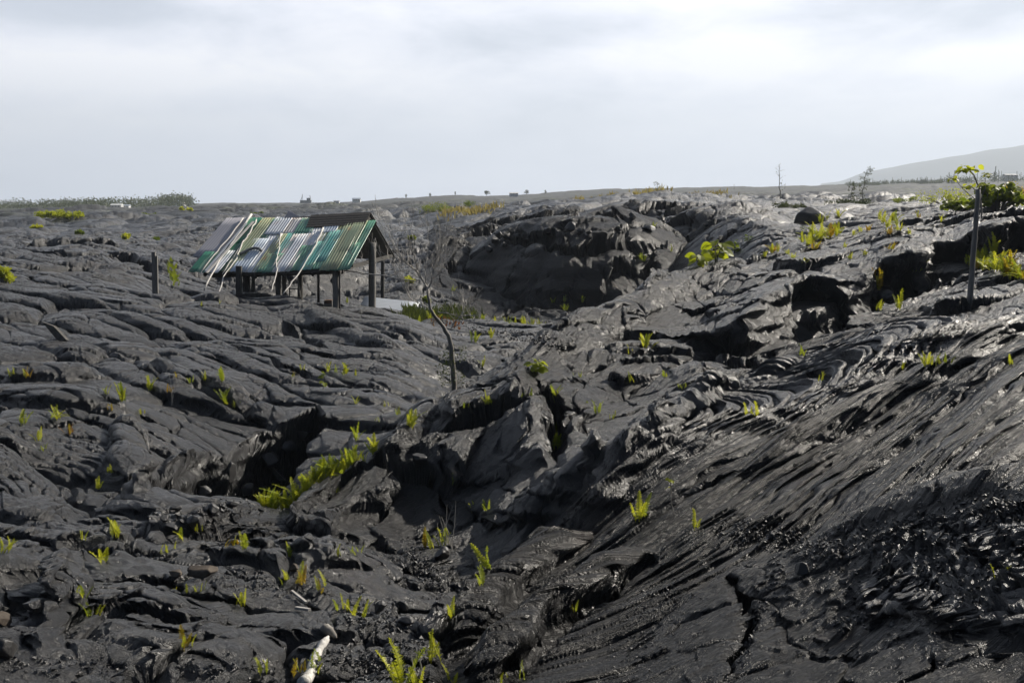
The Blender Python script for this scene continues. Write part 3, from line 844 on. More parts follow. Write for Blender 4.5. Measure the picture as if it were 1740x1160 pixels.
def empty(name, loc, rz=0.0):
    o = bpy.data.objects.new(name, None); COL.objects.link(o); o.location = loc; o.rotation_euler = (0, 0, rz)
    o.empty_display_size = .2
    return o


class MB:
    """collects faces, builds ONE mesh object"""
    def __init__(self): self.v = []; self.f = []; self.uv = []; self.has_uv = False
    def add(self, vs, fs, uvs=None):
        n = len(self.v); self.v += [tuple(p) for p in vs]; self.f += [tuple(i + n for i in f) for f in fs]
        if uvs: self.uv += list(uvs); self.has_uv = True
        else: self.uv += [(0, 0)] * len(vs)
    def box(self, c, size, rot=None, jit=0):
        vs = []
        for sx in (-1, 1):
            for sy in (-1, 1):
                for sz in (-1, 1):
                    p = Vector((sx * size[0] / 2, sy * size[1] / 2, sz * size[2] / 2))
                    if jit: p += Vector((RND.uniform(-jit, jit), RND.uniform(-jit, jit), RND.uniform(-jit, jit)))
                    if rot: p = rot @ p
                    vs.append(p + Vector(c))
        self.add(vs, [(0, 1, 3, 2), (4, 6, 7, 5), (0, 4, 5, 1), (2, 3, 7, 6), (0, 2, 6, 4), (1, 5, 7, 3)])
    def beam(self, a, b, w, h, up=Vector((0, 0, 1))):
        a = Vector(a); b = Vector(b); d = (b - a).normalized()
        s = d.cross(up)
        s = s.normalized() if s.length > 1e-4 else Vector((1, 0, 0))
        u = s.cross(d).normalized()
        vs = []
        for p in (a, b):
            for i, j in ((-1, -1), (1, -1), (1, 1), (-1, 1)): vs.append(p + s * (i * w / 2) + u * (j * h / 2))
        self.add(vs, [(0, 3, 2, 1), (4, 5, 6, 7), (0, 1, 5, 4), (1, 2, 6, 5), (2, 3, 7, 6), (3, 0, 4, 7)])
    def tube(self, pts, rad, n=7, cap=True, wob=0.0):
        pts = [Vector(p) for p in pts]; m = len(pts)
        rr = rad if isinstance(rad, (list, tuple)) else [rad] * m
        base = len(self.v); vs = []; prev = None
        for i, p in enumerate(pts):
            d = (pts[min(i + 1, m - 1)] - pts[max(i - 1, 0)]).normalized()
            if prev is None:
                s = d.cross(Vector((0, 0, 1))); s = s if s.length > .05 else d.cross(Vector((0, 1, 0)))
            else: s = prev - d * prev.dot(d)
            s.normalize(); prev = s; u = d.cross(s)
            for k in range(n):
                a = 2 * math.pi * k / n; r = rr[i] * (1 + (RND.uniform(-wob, wob) if wob else 0))
                vs.append(p + s * (math.cos(a) * r) + u * (math.sin(a) * r))
        fs = []
        for i in range(m - 1):
            for k in range(n):
                a = i * n + k; b = i * n + (k + 1) % n; fs.append((a, b, b + n, a + n))
        if cap: fs += [tuple(range(n))[::-1], tuple((m - 1) * n + k for k in range(n))]
        self.add(vs, fs)
    def mesh(self, name, mat, smooth=False):
        me = bpy.data.meshes.new(name); me.from_pydata(self.v, [], self.f)
        if self.has_uv:
            l = me.uv_layers.new(name='UVMap'); vi = np.zeros(len(me.loops), np.int32); me.loops.foreach_get('vertex_index', vi)
            l.data.foreach_set('uv', np.array(self.uv, np.float32)[vi].ravel())
        if smooth: me.polygons.foreach_set('use_smooth', [True] * len(me.polygons))
        for mm_ in (mat if isinstance(mat, list) else [mat]): me.materials.append(mm_)
        me.update(); return me
    def build(self, name, mat, parent=None, smooth=False):
        o = bpy.data.objects.new(name, self.mesh(name, mat, smooth)); COL.objects.link(o)
        if parent: o.parent = parent
        return o


def ordi(n):
    w = 'first second third fourth fifth sixth seventh eighth ninth tenth eleventh twelfth'.split()
    if n <= 12: return w[n - 1]
    return f"{n}{'th' if 10 < n % 100 < 14 else {1: 'st', 2: 'nd', 3: 'rd'}.get(n % 10, 'th')}"


def from_left(k, n):
    return 'leftmost' if k == 0 else ('rightmost' if k == n - 1 else ordi(k + 1) + ' from the left')


def wiggle(pts, amp, n=3, seed=0):
    """subdivide a path and make it crooked"""
    r = random.Random(seed); pts = [Vector(p) for p in pts]; out = []
    for a, b in zip(pts, pts[1:]):
        for k in range(n):
            t = k / n; p = a.lerp(b, t)
            if out: p = p + Vector([r.uniform(-amp, amp) for _ in range(3)])
            out.append(p)
    out.append(pts[-1]); return out


# ------------------------------------------------------------------ materials
def simple(name, c1, c2, scale=8.0, rough=.8, stretch=(1, 1, 1), bump=.3, bdist=.01, spec=.3, coord='Object', c3=None):
    m = bpy.data.materials.new(name); m.use_nodes = True; nt = m.node_tree; L = nt.links.new
    b = nt.nodes['Principled BSDF']
    t = nd(nt, 'ShaderNodeTexCoord'); mp_ = nd(nt, 'ShaderNodeMapping'); mp_.inputs['Scale'].default_value = stretch
    L(t.outputs[coord], mp_.inputs[0])
    n = nd(nt, 'ShaderNodeTexNoise', i_Scale=scale, i_Detail=6.0, i_Roughness=.65); L(mp_.outputs[0], n.inputs['Vector'])
    st = [(.32, c1), (.68, c2)]
    if c3: st = [(.30, c1), (.52, c2), (.66, c3)]
    L(ramp(nt, n.outputs[0], st), b.inputs['Base Color'])
    b.inputs['Roughness'].default_value = rough; b.inputs['Specular IOR Level'].default_value = spec
    bp = nd(nt, 'ShaderNodeBump', i_Strength=bump, i_Distance=bdist); L(n.outputs[0], bp.inputs['Height']); L(bp.outputs[0], b.inputs['Normal'])
    return m


def leafmat(name, c1, c2, trans=.45, scale=3.0):
    m = bpy.data.materials.new(name); m.use_nodes = True; nt = m.node_tree; nt.nodes.clear(); L = nt.links.new
    out = nd(nt, 'ShaderNodeOutputMaterial'); mx = nd(nt, 'ShaderNodeMixShader', n_0=trans)
    p = nd(nt, 'ShaderNodeBsdfPrincipled', i_Roughness=.5); tr = nd(nt, 'ShaderNodeBsdfTranslucent')
    g = nd(nt, 'ShaderNodeNewGeometry'); oi = nd(nt, 'ShaderNodeObjectInfo')
    n = nd(nt, 'ShaderNodeTexNoise', i_Scale=scale, i_Detail=3.0); L(g.outputs['Position'], n.inputs['Vector'])
    f = math_node(nt, 'ADD', math_node(nt, 'MULTIPLY', n.outputs[0], .7), math_node(nt, 'MULTIPLY', oi.outputs['Random'], .3))
    f = math_node(nt, 'ADD', f, math_node(nt, 'MULTIPLY', math_node(nt, 'SUBTRACT', g.outputs['Random Per Island'], .5), .3))
    c = ramp(nt, f, [(.3, c1), (.68, c2)])
    L(c, p.inputs['Base Color'])
    c2_ = mixc(nt, 1.0, c, (1.25, 1.25, .7), 'MULTIPLY'); L(c2_, tr.inputs[0])
    L(p.outputs[0], mx.inputs[1]); L(tr.outputs[0], mx.inputs[2]); L(mx.outputs[0], out.inputs[0])
    return m


def sheetmat(name, paint, under, rust, wear=.5, flat=False):
    """painted corrugated iron: streaks of worn paint and rust that run down the corrugations"""
    under = tuple(.55 * a_ + .45 * b__ for a_, b__ in zip(paint, under))
    m = bpy.data.materials.new(name); m.use_nodes = True; nt = m.node_tree; L = nt.links.new
    b = nt.nodes['Principled BSDF']
    t = nd(nt, 'ShaderNodeUVMap'); mp_ = nd(nt, 'ShaderNodeMapping'); mp_.inputs['Scale'].default_value = (3.6, .5, 1)
    oi = nd(nt, 'ShaderNodeObjectInfo'); cb = nd(nt, 'ShaderNodeCombineXYZ')
    L(math_node(nt, 'MULTIPLY', oi.outputs['Random'], 40.0), cb.inputs[0]); L(math_node(nt, 'MULTIPLY', oi.outputs['Random'], 17.0), cb.inputs[1])
    L(cb.outputs[0], mp_.inputs['Location']); L(t.outputs[0], mp_.inputs[0])
    n = nd(nt, 'ShaderNodeTexNoise', i_Scale=1.0, i_Detail=5.0, i_Roughness=.6); L(mp_.outputs[0], n.inputs['Vector'])
    mp2 = nd(nt, 'ShaderNodeMapping'); mp2.inputs['Scale'].default_value = (2.2, 1.6, 1); L(cb.outputs[0], mp2.inputs['Location']); L(t.outputs[0], mp2.inputs[0])
    n2 = nd(nt, 'ShaderNodeTexNoise', i_Scale=1.0, i_Detail=6.0, i_Roughness=.65); L(mp2.outputs[0], n2.inputs['Vector'])
    k = ramp(nt, n.outputs[0], [(wear - .13, 1.0), (wear + .13, 0.0)])
    c = mixc(nt, k, paint, under)
    r = ramp(nt, n2.outputs[0], [(.58, 0.0), (.68, 1.0)])
    c = mixc(nt, math_node(nt, 'MULTIPLY', r, .75), c, rust)
    L(c, b.inputs['Base Color'])
    b.inputs['Roughness'].default_value = .38; b.inputs['Specular IOR Level'].default_value = .8
    return m


M['wood_dark'] = simple('weathered_timber', (.045, .042, .038), (.12, .115, .105), 5, .85, (9, 9, .8), .5, .01)
M['wood_grey'] = simple('grey_timber', (.14, .135, .125), (.30, .29, .27), 5, .85, (8, 8, .7), .6, .012)
M['wood_brown'] = simple('brown_timber', (.12, .06, .03), (.26, .15, .09), 7, .8, (1, 6, 6))
M['shingle'] = simple('plank_roofing', (.05, .045, .042), (.15, .135, .12), 9, .85, (.7, 8, 8), .6, .01)
M['bleached'] = simple('bleached_wood', (.50, .47, .42), (.80, .77, .72), 9, .7, (3, 3, .6), .5, .006, c3=(.66, .60, .52))
M['drift'] = simple('driftwood', (.16, .13, .105), (.62, .60, .56), 7, .75, (3, 3, .35), .9, .012, c3=(.78, .75, .70))
M['bark'] = simple('dead_bark', (.14, .13, .115), (.32, .30, .27), 14, .9, (2, 2, .5), .7, .01)
M['twig'] = simple('bare_twig', (.34, .32, .29), (.55, .52, .48), 14, .85)
M['stone'] = simple('lava_stone', (.020, .020, .021), (.05, .048, .047), 6, .48, bump=.9, bdist=.03, spec=.55)
M['stone_brown'] = simple('brown_stone', (.045, .036, .030), (.14, .115, .09), 6, .8, bump=.9, bdist=.02)
M['shard'] = simple('grey_shard', (.05, .047, .042), (.13, .12, .105), 6, .7, bump=.7, bdist=.02)
M['s_green'] = sheetmat('green_sheet', (.11, .31, .21), (.36, .50, .34), (.44, .46, .24), .47)
M['s_dgreen'] = sheetmat('dark_green_sheet', (.02, .17, .10), (.04, .22, .13), (.14, .20, .12), .35)
M['s_teal'] = sheetmat('teal_sheet', (.09, .42, .36), (.60, .68, .62), (.46, .50, .22), .52)
M['s_yellow'] = sheetmat('yellow_sheet', (.42, .42, .24), (.22, .40, .28), (.50, .27, .10), .52)
M['s_silver'] = sheetmat('silver_sheet', (.88, .89, .90), (.60, .66, .76), (.66, .58, .54), .50)
M['s_blue'] = sheetmat('bluish_sheet', (.70, .76, .82), (.30, .42, .60), (.56, .60, .62), .52)
M['s_rust'] = sheetmat('rusty_sheet', (.76, .74, .71), (.56, .42, .35), (.46, .20, .13), .46)
M['s_grey'] = sheetmat('grey_sheet', (.40, .39, .42), (.30, .29, .32), (.36, .30, .27), .5)
M['s_white'] = sheetmat('white_sheet', (.50, .53, .57), (.34, .38, .44), (.5, .5, .5), .4)
M['pipe'] = simple('grey_hose', (.18, .18, .18), (.26, .26, .26), 8, .6)
M['fern_y'] = leafmat('yellow_fern', (.36, .38, .025), (.60, .60, .08), .5)
M['fern_g'] = leafmat('green_fern', (.20, .26, .025), (.42, .46, .06), .5)
M['fern_o'] = leafmat('orange_fern', (.34, .20, .015), (.48, .38, .04), .5)
M['fern_r'] = leafmat('reddish_fern', (.16, .05, .02), (.26, .15, .06), .4)
M['leaf_g'] = leafmat('green_leaf', (.10, .15, .015), (.26, .30, .04), .5)
M['leaf_y'] = leafmat('lime_leaf', (.28, .32, .02), (.48, .50, .06), .55)
M['leaf_d'] = leafmat('dark_leaf', (.035, .055, .016), (.10, .12, .035), .35)
M['leaf_f'] = leafmat('far_leaf', (.035, .055, .022), (.085, .105, .04), .3, .05)
M['dry'] = leafmat('dry_grass', (.26, .20, .10), (.42, .36, .20), .4)
M['wall_w'] = simple('white_wall', (.62, .62, .60), (.75, .75, .74), .5, .8)
M['wall_p'] = simple('pinkish_wall', (.50, .38, .33), (.62, .50, .45), .5, .8)
M['roof_g'] = simple('pale_roof', (.30, .34, .42), (.45, .50, .58), .5, .6)
M['dark'] = simple('window_dark', (.03, .03, .035), (.05, .05, .055), 1, .3)
M['steel'] = simple('grey_steel', (.25, .27, .30), (.35, .37, .40), 1, .5)

# ------------------------------------------------------------------ the shed
RC = atR(632, 531, 34.0)                       # foot of the round gable post
psi_ = math.radians(12)
shed = empty('open_shed', RC, 0)
tag(shed, 'open timber shed under a gable roof of patched green and silver corrugated sheets', 'shed')
rdir = Vector((-math.cos(psi_), math.sin(psi_), 0)); fdir = Vector((-math.sin(psi_), -math.cos(psi_), 0))
ridgeR = atR(630, 363, 34.0) - RC; rdown = -.035
Lr = 4.62; WF = 2.85; dropF = 1.70; WB = 2.5; dropB = 1.55
def roofp(s, t, lift=0.0, back=False):
    """s along the ridge (0 right end, 1 left end), t down the slope"""
    s = s * (1 + (.045 * t if not back else 0))
    p = ridgeR + rdir * (Lr * s) + Vector((0, 0, rdown * Lr * s))
    p = p + (fdir * (WF * t) if not back else -fdir * (WB * t)) + Vector((0, 0, -(dropF if not back else dropB) * t))
    sag = -.07 * math.sin(math.pi * s) * (0.4 + t) if not back else 0
    n = Vector((fdir.x * dropF, fdir.y * dropF, WF)).normalized()
    return p + n * lift + Vector((0, 0, sag))
def crop_st(x, y):
    ytop = lambda s: 80 + 34 * s
    t = (y - 95) / 307.0
    for _ in range(3):
        xr = 1152 - 165 * t; xl = 318 - 235 * t
        s = (xr - x) / (xr - xl); t = (y - ytop(s)) / (402 - ytop(s))
    return s, t
# deck, back slope, beams
mb = MB()
def slab(mb, s0, s1, t0, t1, lift, th, back=False, n=6):
    for i in range(n):
        a = s0 + (s1 - s0) * i / n; b = s0 + (s1 - s0) * (i + 1) / n
        top = [roofp(a, t0, lift, back), roofp(b, t0, lift, back), roofp(b, t1, lift, back), roofp(a, t1, lift, back)]
        bot = [p - Vector((0, 0, th)) for p in top]
        mb.add(top + bot, [(0, 1, 2, 3), (7, 6, 5, 4), (0, 4, 5, 1), (1, 5, 6, 2), (2, 6, 7, 3), (3, 7, 4, 0)])
slab(mb, .02, .97, .02, .97, -.03, .03)
slab(mb, .0, .98, .0, 1.0, -.03, .03, True)
roof = mb.build('roof', M['wood_dark'], shed)
mb = MB()
for s in (.015, .2, .4, .6, .8, .965):
    mb.beam(roofp(s, .0, -.13), roofp(s, .98, -.13), .06, .11); mb.beam(roofp(s, .0, -.10, True), roofp(s, .98, -.10, True), .06, .11)
mb.build('rafter', M['wood_dark'], shed)
mb = MB(); mb.beam(roofp(-.03, .78, -.30), roofp(.97, .80, -.30), .10, .16); mb.build('beam', M['wood_dark'], shed)
mb = MB(); mb.beam(roofp(0, .93, -.22), roofp(.93, .93, -.25), .07, .13); mb.build('beam', M['wood_dark'], shed)
mb = MB(); mb.beam(roofp(.015, .88, -.22), roofp(.015, .86, -.22, True), .09, .12); mb.build('tie_beam', M['wood_dark'], shed)
mb = MB(); mb.beam(roofp(.95, .88, -.22), roofp(.95, .86, -.22, True), .09, .12); mb.build('tie_beam', M['wood_dark'], shed)
mb = MB(); mb.tube([roofp(-.035, .14, -.16), roofp(.5, .14, -.16)], .035, 8); mb.build('ridge_pole', M['bleached'], shed)
# plank roofing over the right part of the ridge
mb = MB(); nrow = 5
for k in range(nrow):
    a = .0 + .040 * k; b = a + .052
    slab(mb, -.005, .455 - .004 * k, a, b, .055 - .006 * k + .012, .018, n=3)
pb = mb.build('plank_roofing', M['shingle'], shed)
mb = MB(); slab(mb, -.005, .45, 0, .22, .03, .02, True, 3); mb.build('plank_roofing', M['shingle'], shed)
mb = MB()
for u_ in (0, 1):
    vs = [roofp(.54, .02, .05), roofp(.66, .03, .05), roofp(.655, -.07, .10), roofp(.645, -.08, .10)]
mb.add(vs + [v - Vector((0, 0, .02)) for v in vs], [(0, 1, 2, 3), (7, 6, 5, 4), (0, 4, 5, 1), (1, 5, 6, 2), (2, 6, 7, 3), (3, 7, 4, 0)])
mb.build('bent_ridge_cap', M['s_grey'], shed)

layer = [0]
def sheet(x0, x1, y0, y1, mat, amp=.012, skew=0.0, name='roof_sheet', lab=None):
    """corrugated sheet spanning crop columns x0..x1 (taken at its middle row) and rows y0..y1"""
    ym = (y0 + y1) / 2
    s1, _ = crop_st(x0, ym); s0, _ = crop_st(x1, ym)
    t0 = crop_st((x0 + x1) / 2, y0)[1]; t1 = crop_st((x0 + x1) / 2, y1)[1]
    layer[0] = (layer[0] + 1) % 3
    lift = .014 + .012 * layer[0]
    width = (s1 - s0) * Lr; waves = max(2, width / .095); n = int(waves * 6)
    mb = MB(); vs = []; uv = []; rows_ = 5
    w0 = RND.uniform(0, 6)
    for j in range(rows_ + 1):
        tt = t0 + (t1 - t0) * j / rows_
        for i in range(n + 1):
            f = i / n; s = s0 + (s1 - s0) * f
            edge = (RND.uniform(-.006, .006) if j in (0, rows_) else 0)
            ph = f * waves * 2 * math.pi
            vs.append(roofp(s + skew * (j / rows_ - .5), tt + edge, lift + amp * math.sin(ph) + .006 * math.sin(w0 + tt * 9)))
            uv.append((f * width, tt * 3.3))
    fs = [(j * (n + 1) + i, j * (n + 1) + i + 1, (j + 1) * (n + 1) + i + 1, (j + 1) * (n + 1) + i) for j in range(rows_) for i in range(n)]
    mb.add(vs, fs, uv)
    o = mb.build(name, M[mat], roof, True)
    md = o.modifiers.new('thick', 'SOLIDIFY'); md.thickness = .004
    if lab: o['label'] = lab
    return o
SH = [
 (62, 112, 300, 402, 's_dgreen'), (112, 180, 300, 402, 's_green'), (118, 330, 118, 325, 's_grey'), (240, 330, 118, 400, 's_dgreen'),
 (175, 262, 290, 402, 's_silver'), (300, 400, 118, 390, 's_green'), (330, 400, 120, 250, 's_dgreen'), (345, 420, 118, 392, 's_yellow'), (405, 525, 110, 225, 's_yellow'), (440, 530, 118, 222, 's_green'),
 (505, 620, 108, 200, 's_silver'), (605, 720, 108, 196, 's_rust'), (690, 800, 108, 192, 's_green'),
 (352, 452, 224, 392, 's_blue'), (425, 530, 196, 392, 's_silver'), (500, 560, 196, 392, 's_yellow'), (495, 590, 300, 392, 's_green'),
 (560, 668, 190, 392, 's_teal'), (600, 735, 196, 392, 's_rust'), (640, 700, 200, 392, 's_silver'),
 (735, 860, 164, 275, 's_silver'), (690, 792, 258, 388, 's_green'), (770, 850, 240, 390, 's_teal'), (800, 868, 176, 385, 's_yellow'),
 (852, 945, 150, 190, 's_blue'), (850, 940, 182, 350, 's_teal'), (885, 958, 150, 350, 's_yellow'), (812, 905, 340, 388, 's_green'),
 (930, 1040, 138, 400, 's_yellow'), (945, 1085, 133, 275, 's_green'), (940, 1062, 258, 402, 's_green'), (1010, 1095, 130, 300, 's_yellow'), (1030, 1118, 128, 404, 's_green')]
for x0, x1, y0, y1, mt in SH:
    sheet(x0, x1, y0, y1, mt, amp=(.003 if mt in ('s_dgreen', 's_grey') and x0 < 300 else .009), skew=RND.uniform(-.006, .006))

# posts
def post(px, ptop, pbot, R, w, mat='wood_dark', rnd=False, lean=0.0):
    a = atR(px + lean, ptop, R) - RC; b = atR(px, pbot, R) - RC
    g = height(b.x + RC.x, b.y + RC.y) - RC.z
    b.z = min(b.z, g) - .15
    mb = MB()
    if rnd: mb.tube(wiggle([b, b.lerp(a, .5), a], .008, 3, int(px)), [w / 2 * 1.06] + [w / 2] * 6, 12)
    else: mb.beam(b, a, w, w * .8, Vector((0, 1, 0)))
    return mb.build('post', M[mat], shed, rnd)
post(632, 412, 531, 34.0, .25, 'wood_grey', True, 1)
post(571, 452, 532, 31.7, .22, 'wood_grey', True)
post(577, 456, 530, 31.6, .05, 'wood_dark')
post(406, 452, 513, 32.8, .17, 'wood_dark')
post(419, 455, 512, 33.6, .20, 'wood_dark')
post(473, 456, 518, 32.6, .16, 'wood_dark')
post(483, 456, 517, 33.5, .13, 'wood_grey')
post(541, 458, 520, 34.8, .08, 'wood_dark')
post(510, 420, 520, 37.5, .2, 'wood_dark', True)
post(650, 425, 525, 38.0, .14, 'wood_dark', True)
post(430, 430, 515, 37.0, .14, 'wood_dark', True)

def crop_world(x, y, lift=.08):
    s, t = crop_st(x, y); return roofp(s, t, lift) + RC
STK = [
 ([(322, 122), (240, 240), (170, 320), (100, 420)], .022, 'leftmost crooked bleached stick lying down the roof over the grey sheet'),
 ([(374, 100), (300, 225), (242, 300), (205, 360), (157, 482)], .034, 'thickest bleached stick on the roof, its top rising above the ridge'),
 ([(412, 128), (380, 200), (345, 250), (320, 330), (262, 420), (252, 510)], .024, 'bleached stick on the roof left of the yellow-green sheet, hanging lowest at the eave'),
 ([(350, 240), (318, 300), (250, 408)], .018, 'short bleached stick ending at the eave between two longer ones'),
 ([(587, 198), (586, 300), (577, 340), (592, 382), (588, 440), (576, 492)], .020, 'upright crooked bleached stick on the middle of the roof beside the rusty sheet'),
 ([(857, 168), (820, 260), (770, 350), (715, 430), (655, 506)], .026, 'straight bleached stick slanting down the right half of the roof past the eave')]
for k, (pts, r, lab) in enumerate(STK):
    W = [crop_world(x, y, .06 if y < 400 else .05) for x, y in pts]
    mb = MB(); W = wiggle(W, .018, 4, k)
    mb.tube(W, [r * 1.15 * (1 - .45 * i / len(W)) for i in range(len(W))], 7, wob=.12)
    tag(mb.build('stick', M['bleached'], None, True), lab, 'stick', 'bleached sticks lying on the shed roof')
for k, (a, b, lab) in enumerate([((350, 150), (140, 400), 'upper of two flat white battens crossing the left end of the roof'), ((395, 140), (150, 408), 'lower flat white batten crossing the left end of the roof')]):
    mb = MB(); mb.beam(crop_world(*a, .075), crop_world(*b, .075), .07, .02, Vector((0, -.5, .85)))
    tag(mb.build('batten', M['bleached' if k else 's_white'], None), lab, 'batten', 'flat battens on the shed roof')
mb = MB(); mb.tube(wiggle([crop_world(*p, .09) for p in [(340, 312), (368, 300), (398, 288), (430, 280), (460, 283), (478, 294)]], .004, 3, 3), .045, 9)
tag(mb.build('hose', M['pipe'], None, True), 'bent grey hose lying on the bluish sheets of the shed roof', 'hose')

# things in and around the shed
def cw(x, y, R): return atR(300 + x / 3.48, 340 + y / 3.48, R)
mb = MB(); lad = empty('ladder', cw(700, 640, 33.2))
tag(lad, 'thin wooden ladder leaning under the shed roof between the posts', 'ladder')
o_ = lad.location
for a, b in (((667, 480), (672, 645)), ((718, 460), (749, 645))):
    mb = MB(); mb.beam(cw(*a, 33.7) - o_, cw(*b, 33.2) - o_ - Vector((0, 0, .1)), .045, .03); mb.build('rail', M['wood_grey'], lad)
for y_, xa, xb in ((525, 668, 728), (575, 669, 739), (488, 667, 722), (618, 671, 745)):
    mb = MB(); mb.beam(cw(xa, y_, 33.4) - o_, cw(xb, y_, 33.4) - o_, .035, .03); mb.build('rung', M['wood_grey'], lad)
c_ = cw(900, 618, 32.6); mb = MB(); mb.box((0, 0, 0), (.26, .22, .26), jit=.01)
for z_ in (-.09, 0, .09): mb.box((0, -.113, z_), (.27, .012, .055))
cr = mb.build('crate', M['wood_grey'], None); cr.location = c_; tag(cr, 'small pale wooden crate beside the front right post of the shed', 'crate')
mb = MB(); mb.box((0, 0, .145), (.24, .2, .02)); mb.box((0.01, -.12, .09), (.2, .01, .05)); mb.build('lid', M['wood_brown'], cr)
for k, (a, b, w) in enumerate([((840, 655, 32.0), (985, 662, 31.9), .10), ((960, 655, 32.4), (1160, 664, 32.6), .07), ((870, 668, 31.6), (930, 640, 32.2), .08)]):
    mb = MB(); mb.beam(cw(*a), cw(*b), w, .04)
    tag(mb.build('board', M['wood_brown' if k != 1 else 'wood_grey'], None), ['reddish brown board lying at the foot of the front right post', 'long grey board lying between the two right posts', 'short brown board propped left of the front right post'][k], 'board')
# corrugated sheet lying behind the round post
def ground_sheet(name, corners, mat, label, waves=9, cat='roofing sheet'):
    a, b, c, d = corners; mb = MB(); n = waves * 6; vs = []; uv = []
    for j in range(5):
        for i in range(n + 1):
            f = i / n; g = j / 4
            p = a.lerp(d, f).lerp(b.lerp(c, f), g)
            vs.append(p + Vector((0, 0, .016 * math.sin(f * waves * 6.283)))); uv.append((f * 1.1, g * 2))
    mb.add(vs, [(j * (n + 1) + i, j * (n + 1) + i + 1, (j + 1) * (n + 1) + i + 1, (j + 1) * (n + 1) + i) for j in range(4) for i in range(n)], uv)
    o = mb.build(name, M[mat], None, True); md = o.modifiers.new('thick', 'SOLIDIFY'); md.thickness = .006
    tag(o, label, cat)
ground_sheet('roofing_sheet', [cw(1115, 570, 36.6), cw(1440, 605, 36.2), cw(1400, 668, 34.4), cw(1068, 650, 34.6)], 's_white', 'whitish corrugated sheet lying on the lava behind the round shed post')
# long bare pole from the shed towards the dead tree
mb = MB(); W = wiggle([cw(985, 418, 32.2), cw(1100, 432, 32.0), cw(1260, 450, 30), cw(1400, 478, 27), cw(1440, 490, 26)], .02, 4, 5); mb.tube(W, [.022 - .012 * i / len(W) for i in range(len(W))], 6)
tag(mb.build('branch', M['twig'], None, True), 'long thin bare branch stretching from the shed to the dead tree', 'branch')

# fence post and pole
b_ = atR(262, 497, 33.0); b_.z = height(b_.x, b_.y) - .1
t_ = atR(261, 428, 33.0)
fp = empty('fence_post', b_); tag(fp, 'old grey split post standing alone on the lava left of the shed', 'post')
mb = MB(); mb.beam(Vector((0, 0, 0)), t_ - b_, .11, .08, Vector((0, 1, 0))); mb.build('post', M['wood_grey'], fp)
mb = MB(); mb.beam(Vector((.085, .02, 0)), t_ - b_ + Vector((.085, .02, -.12)), .05, .07, Vector((0, 1, 0))); mb.build('split_board', M['wood_grey'], fp)
p0 = at(1648, 512); RP = math.hypot(p0.x, p0.y); p0.z -= .1
p1 = atR(1662, 322, RP)
mb = MB(); W = [p0 - p0, (atR(1654, 430, RP) - p0), p1 - p0]
mb.tube(wiggle(W, .006, 5, 4), [.044] * 3 + [.040] * 4 + [.036] * 4, 10, wob=.05)
tag(mb.build('wooden_pole', M['wood_grey'], None, True), 'thin grey wooden pole standing upright in the bright lava at right', 'pole').location = p0

# ------------------------------------------------------------------ stones and shards of crust
def stone_mesh(name, mat, size, seed, flat=.7, sub=4, angular=.93):
    bm = bmesh.new(); bmesh.ops.create_icosphere(bm, subdivisions=sub, radius=1.0)
    r = random.Random(seed)
    planes = [(Vector((r.gauss(0, 1), r.gauss(0, 1), r.gauss(0, 1))).normalized(), r.uniform(.42, .78)) for _ in range(11)]
    co = np.array([v.co[:] for v in bm.verts], np.float32)
    n = .30 * pn(co[:, 0] * 1.6 + seed, co[:, 1] * 1.6 + co[:, 2] * 1.3, seed) + .11 * pn(co[:, 0] * 5 + co[:, 2] * 4, co[:, 1] * 5 - co[:, 2] * 3, seed + 1)
    for v, k in zip(bm.verts, n):
        p = v.co * (1 + float(k))
        for nrm, d in planes:
            q = p.dot(nrm) - d
            if q > 0: p = p - nrm * q * angular
        v.co = Vector((p.x * size[0], p.y * size[1], p.z * size[2]))
    me = bpy.data.meshes.new(name); bm.to_mesh(me); bm.free()
    me.polygons.foreach_set('use_smooth', [True] * len(me.polygons)); me.materials.append(M[mat]); return me


def stone(px, py, wpx, hpx, label, mat='stone', name='boulder', cat='boulder', R=None, seed=None, rot=None, group=None, ang=.93):
    p = at(px, py) if R is None else atR(px, py, R)
    R_ = math.hypot(p.x, p.y); w = wpx * R_ / F; h = hpx * R_ / F
    sdn = seed if seed is not None else int(px * 7 + py)
    o = bpy.data.objects.new(name, stone_mesh(name, mat, (w / 2, w * .42, h / 2 * 1.1), sdn, angular=ang)); COL.objects.link(o)
    o.location = (p.x, p.y, height(p.x, p.y) + h * .38); o.rotation_euler = rot or (0, 0, sdn % 6)
    return tag(o, label, cat, group)


stone(1372, 378, 58, 34, 'big dark angular boulder on the skyline of the cracked ridge beside yellow ferns', R=47, rot=(0, .25, .2))
stone(683, 1035, 26, 20, 'angular dark stone in the gully, right of the pair of fern tufts')
stone(647, 1040, 26, 22, 'rounded dark stone in the gully just right of the fern tufts')
stone(690, 1062, 30, 18, 'flat dark stone lying lowest of three in the gully')
stone(749, 950, 34, 26, 'rounded knob of dark rock below the orange fern and dry stalks')
stone(712, 792, 34, 28, 'rounded dark boulder wedged under the broken ridge slab')
stone(500, 968, 20, 14, 'small stone beside the orange fern on the lower left hump', 'stone_brown')
stone(346, 975, 56, 20, 'flat tan brown stone lying on the lower left hump', 'stone_brown', rot=(0, -.1, .1))
stone(300, 978, 30, 14, 'smaller brown stone left of the flat tan stone', 'stone_brown', rot=(0, .1, .3))
stone(5, 1062, 34, 32, 'reddish brown stone cut by the left edge of the picture', 'stone_brown')
stone(12, 1120, 46, 46, 'dark rounded boulder cut by the left edge near the bottom')
stone(55, 1035, 34, 20, 'dark stone in the hollow left of the tall split rock fin', seed=5)
stone(1362, 975, 34, 22, 'black knobbly stone beside the top of the long crack in the lower right crust')
stone(1505, 512, 34, 20, 'smooth rounded stone at the foot of the black fissure wall', ang=.3)
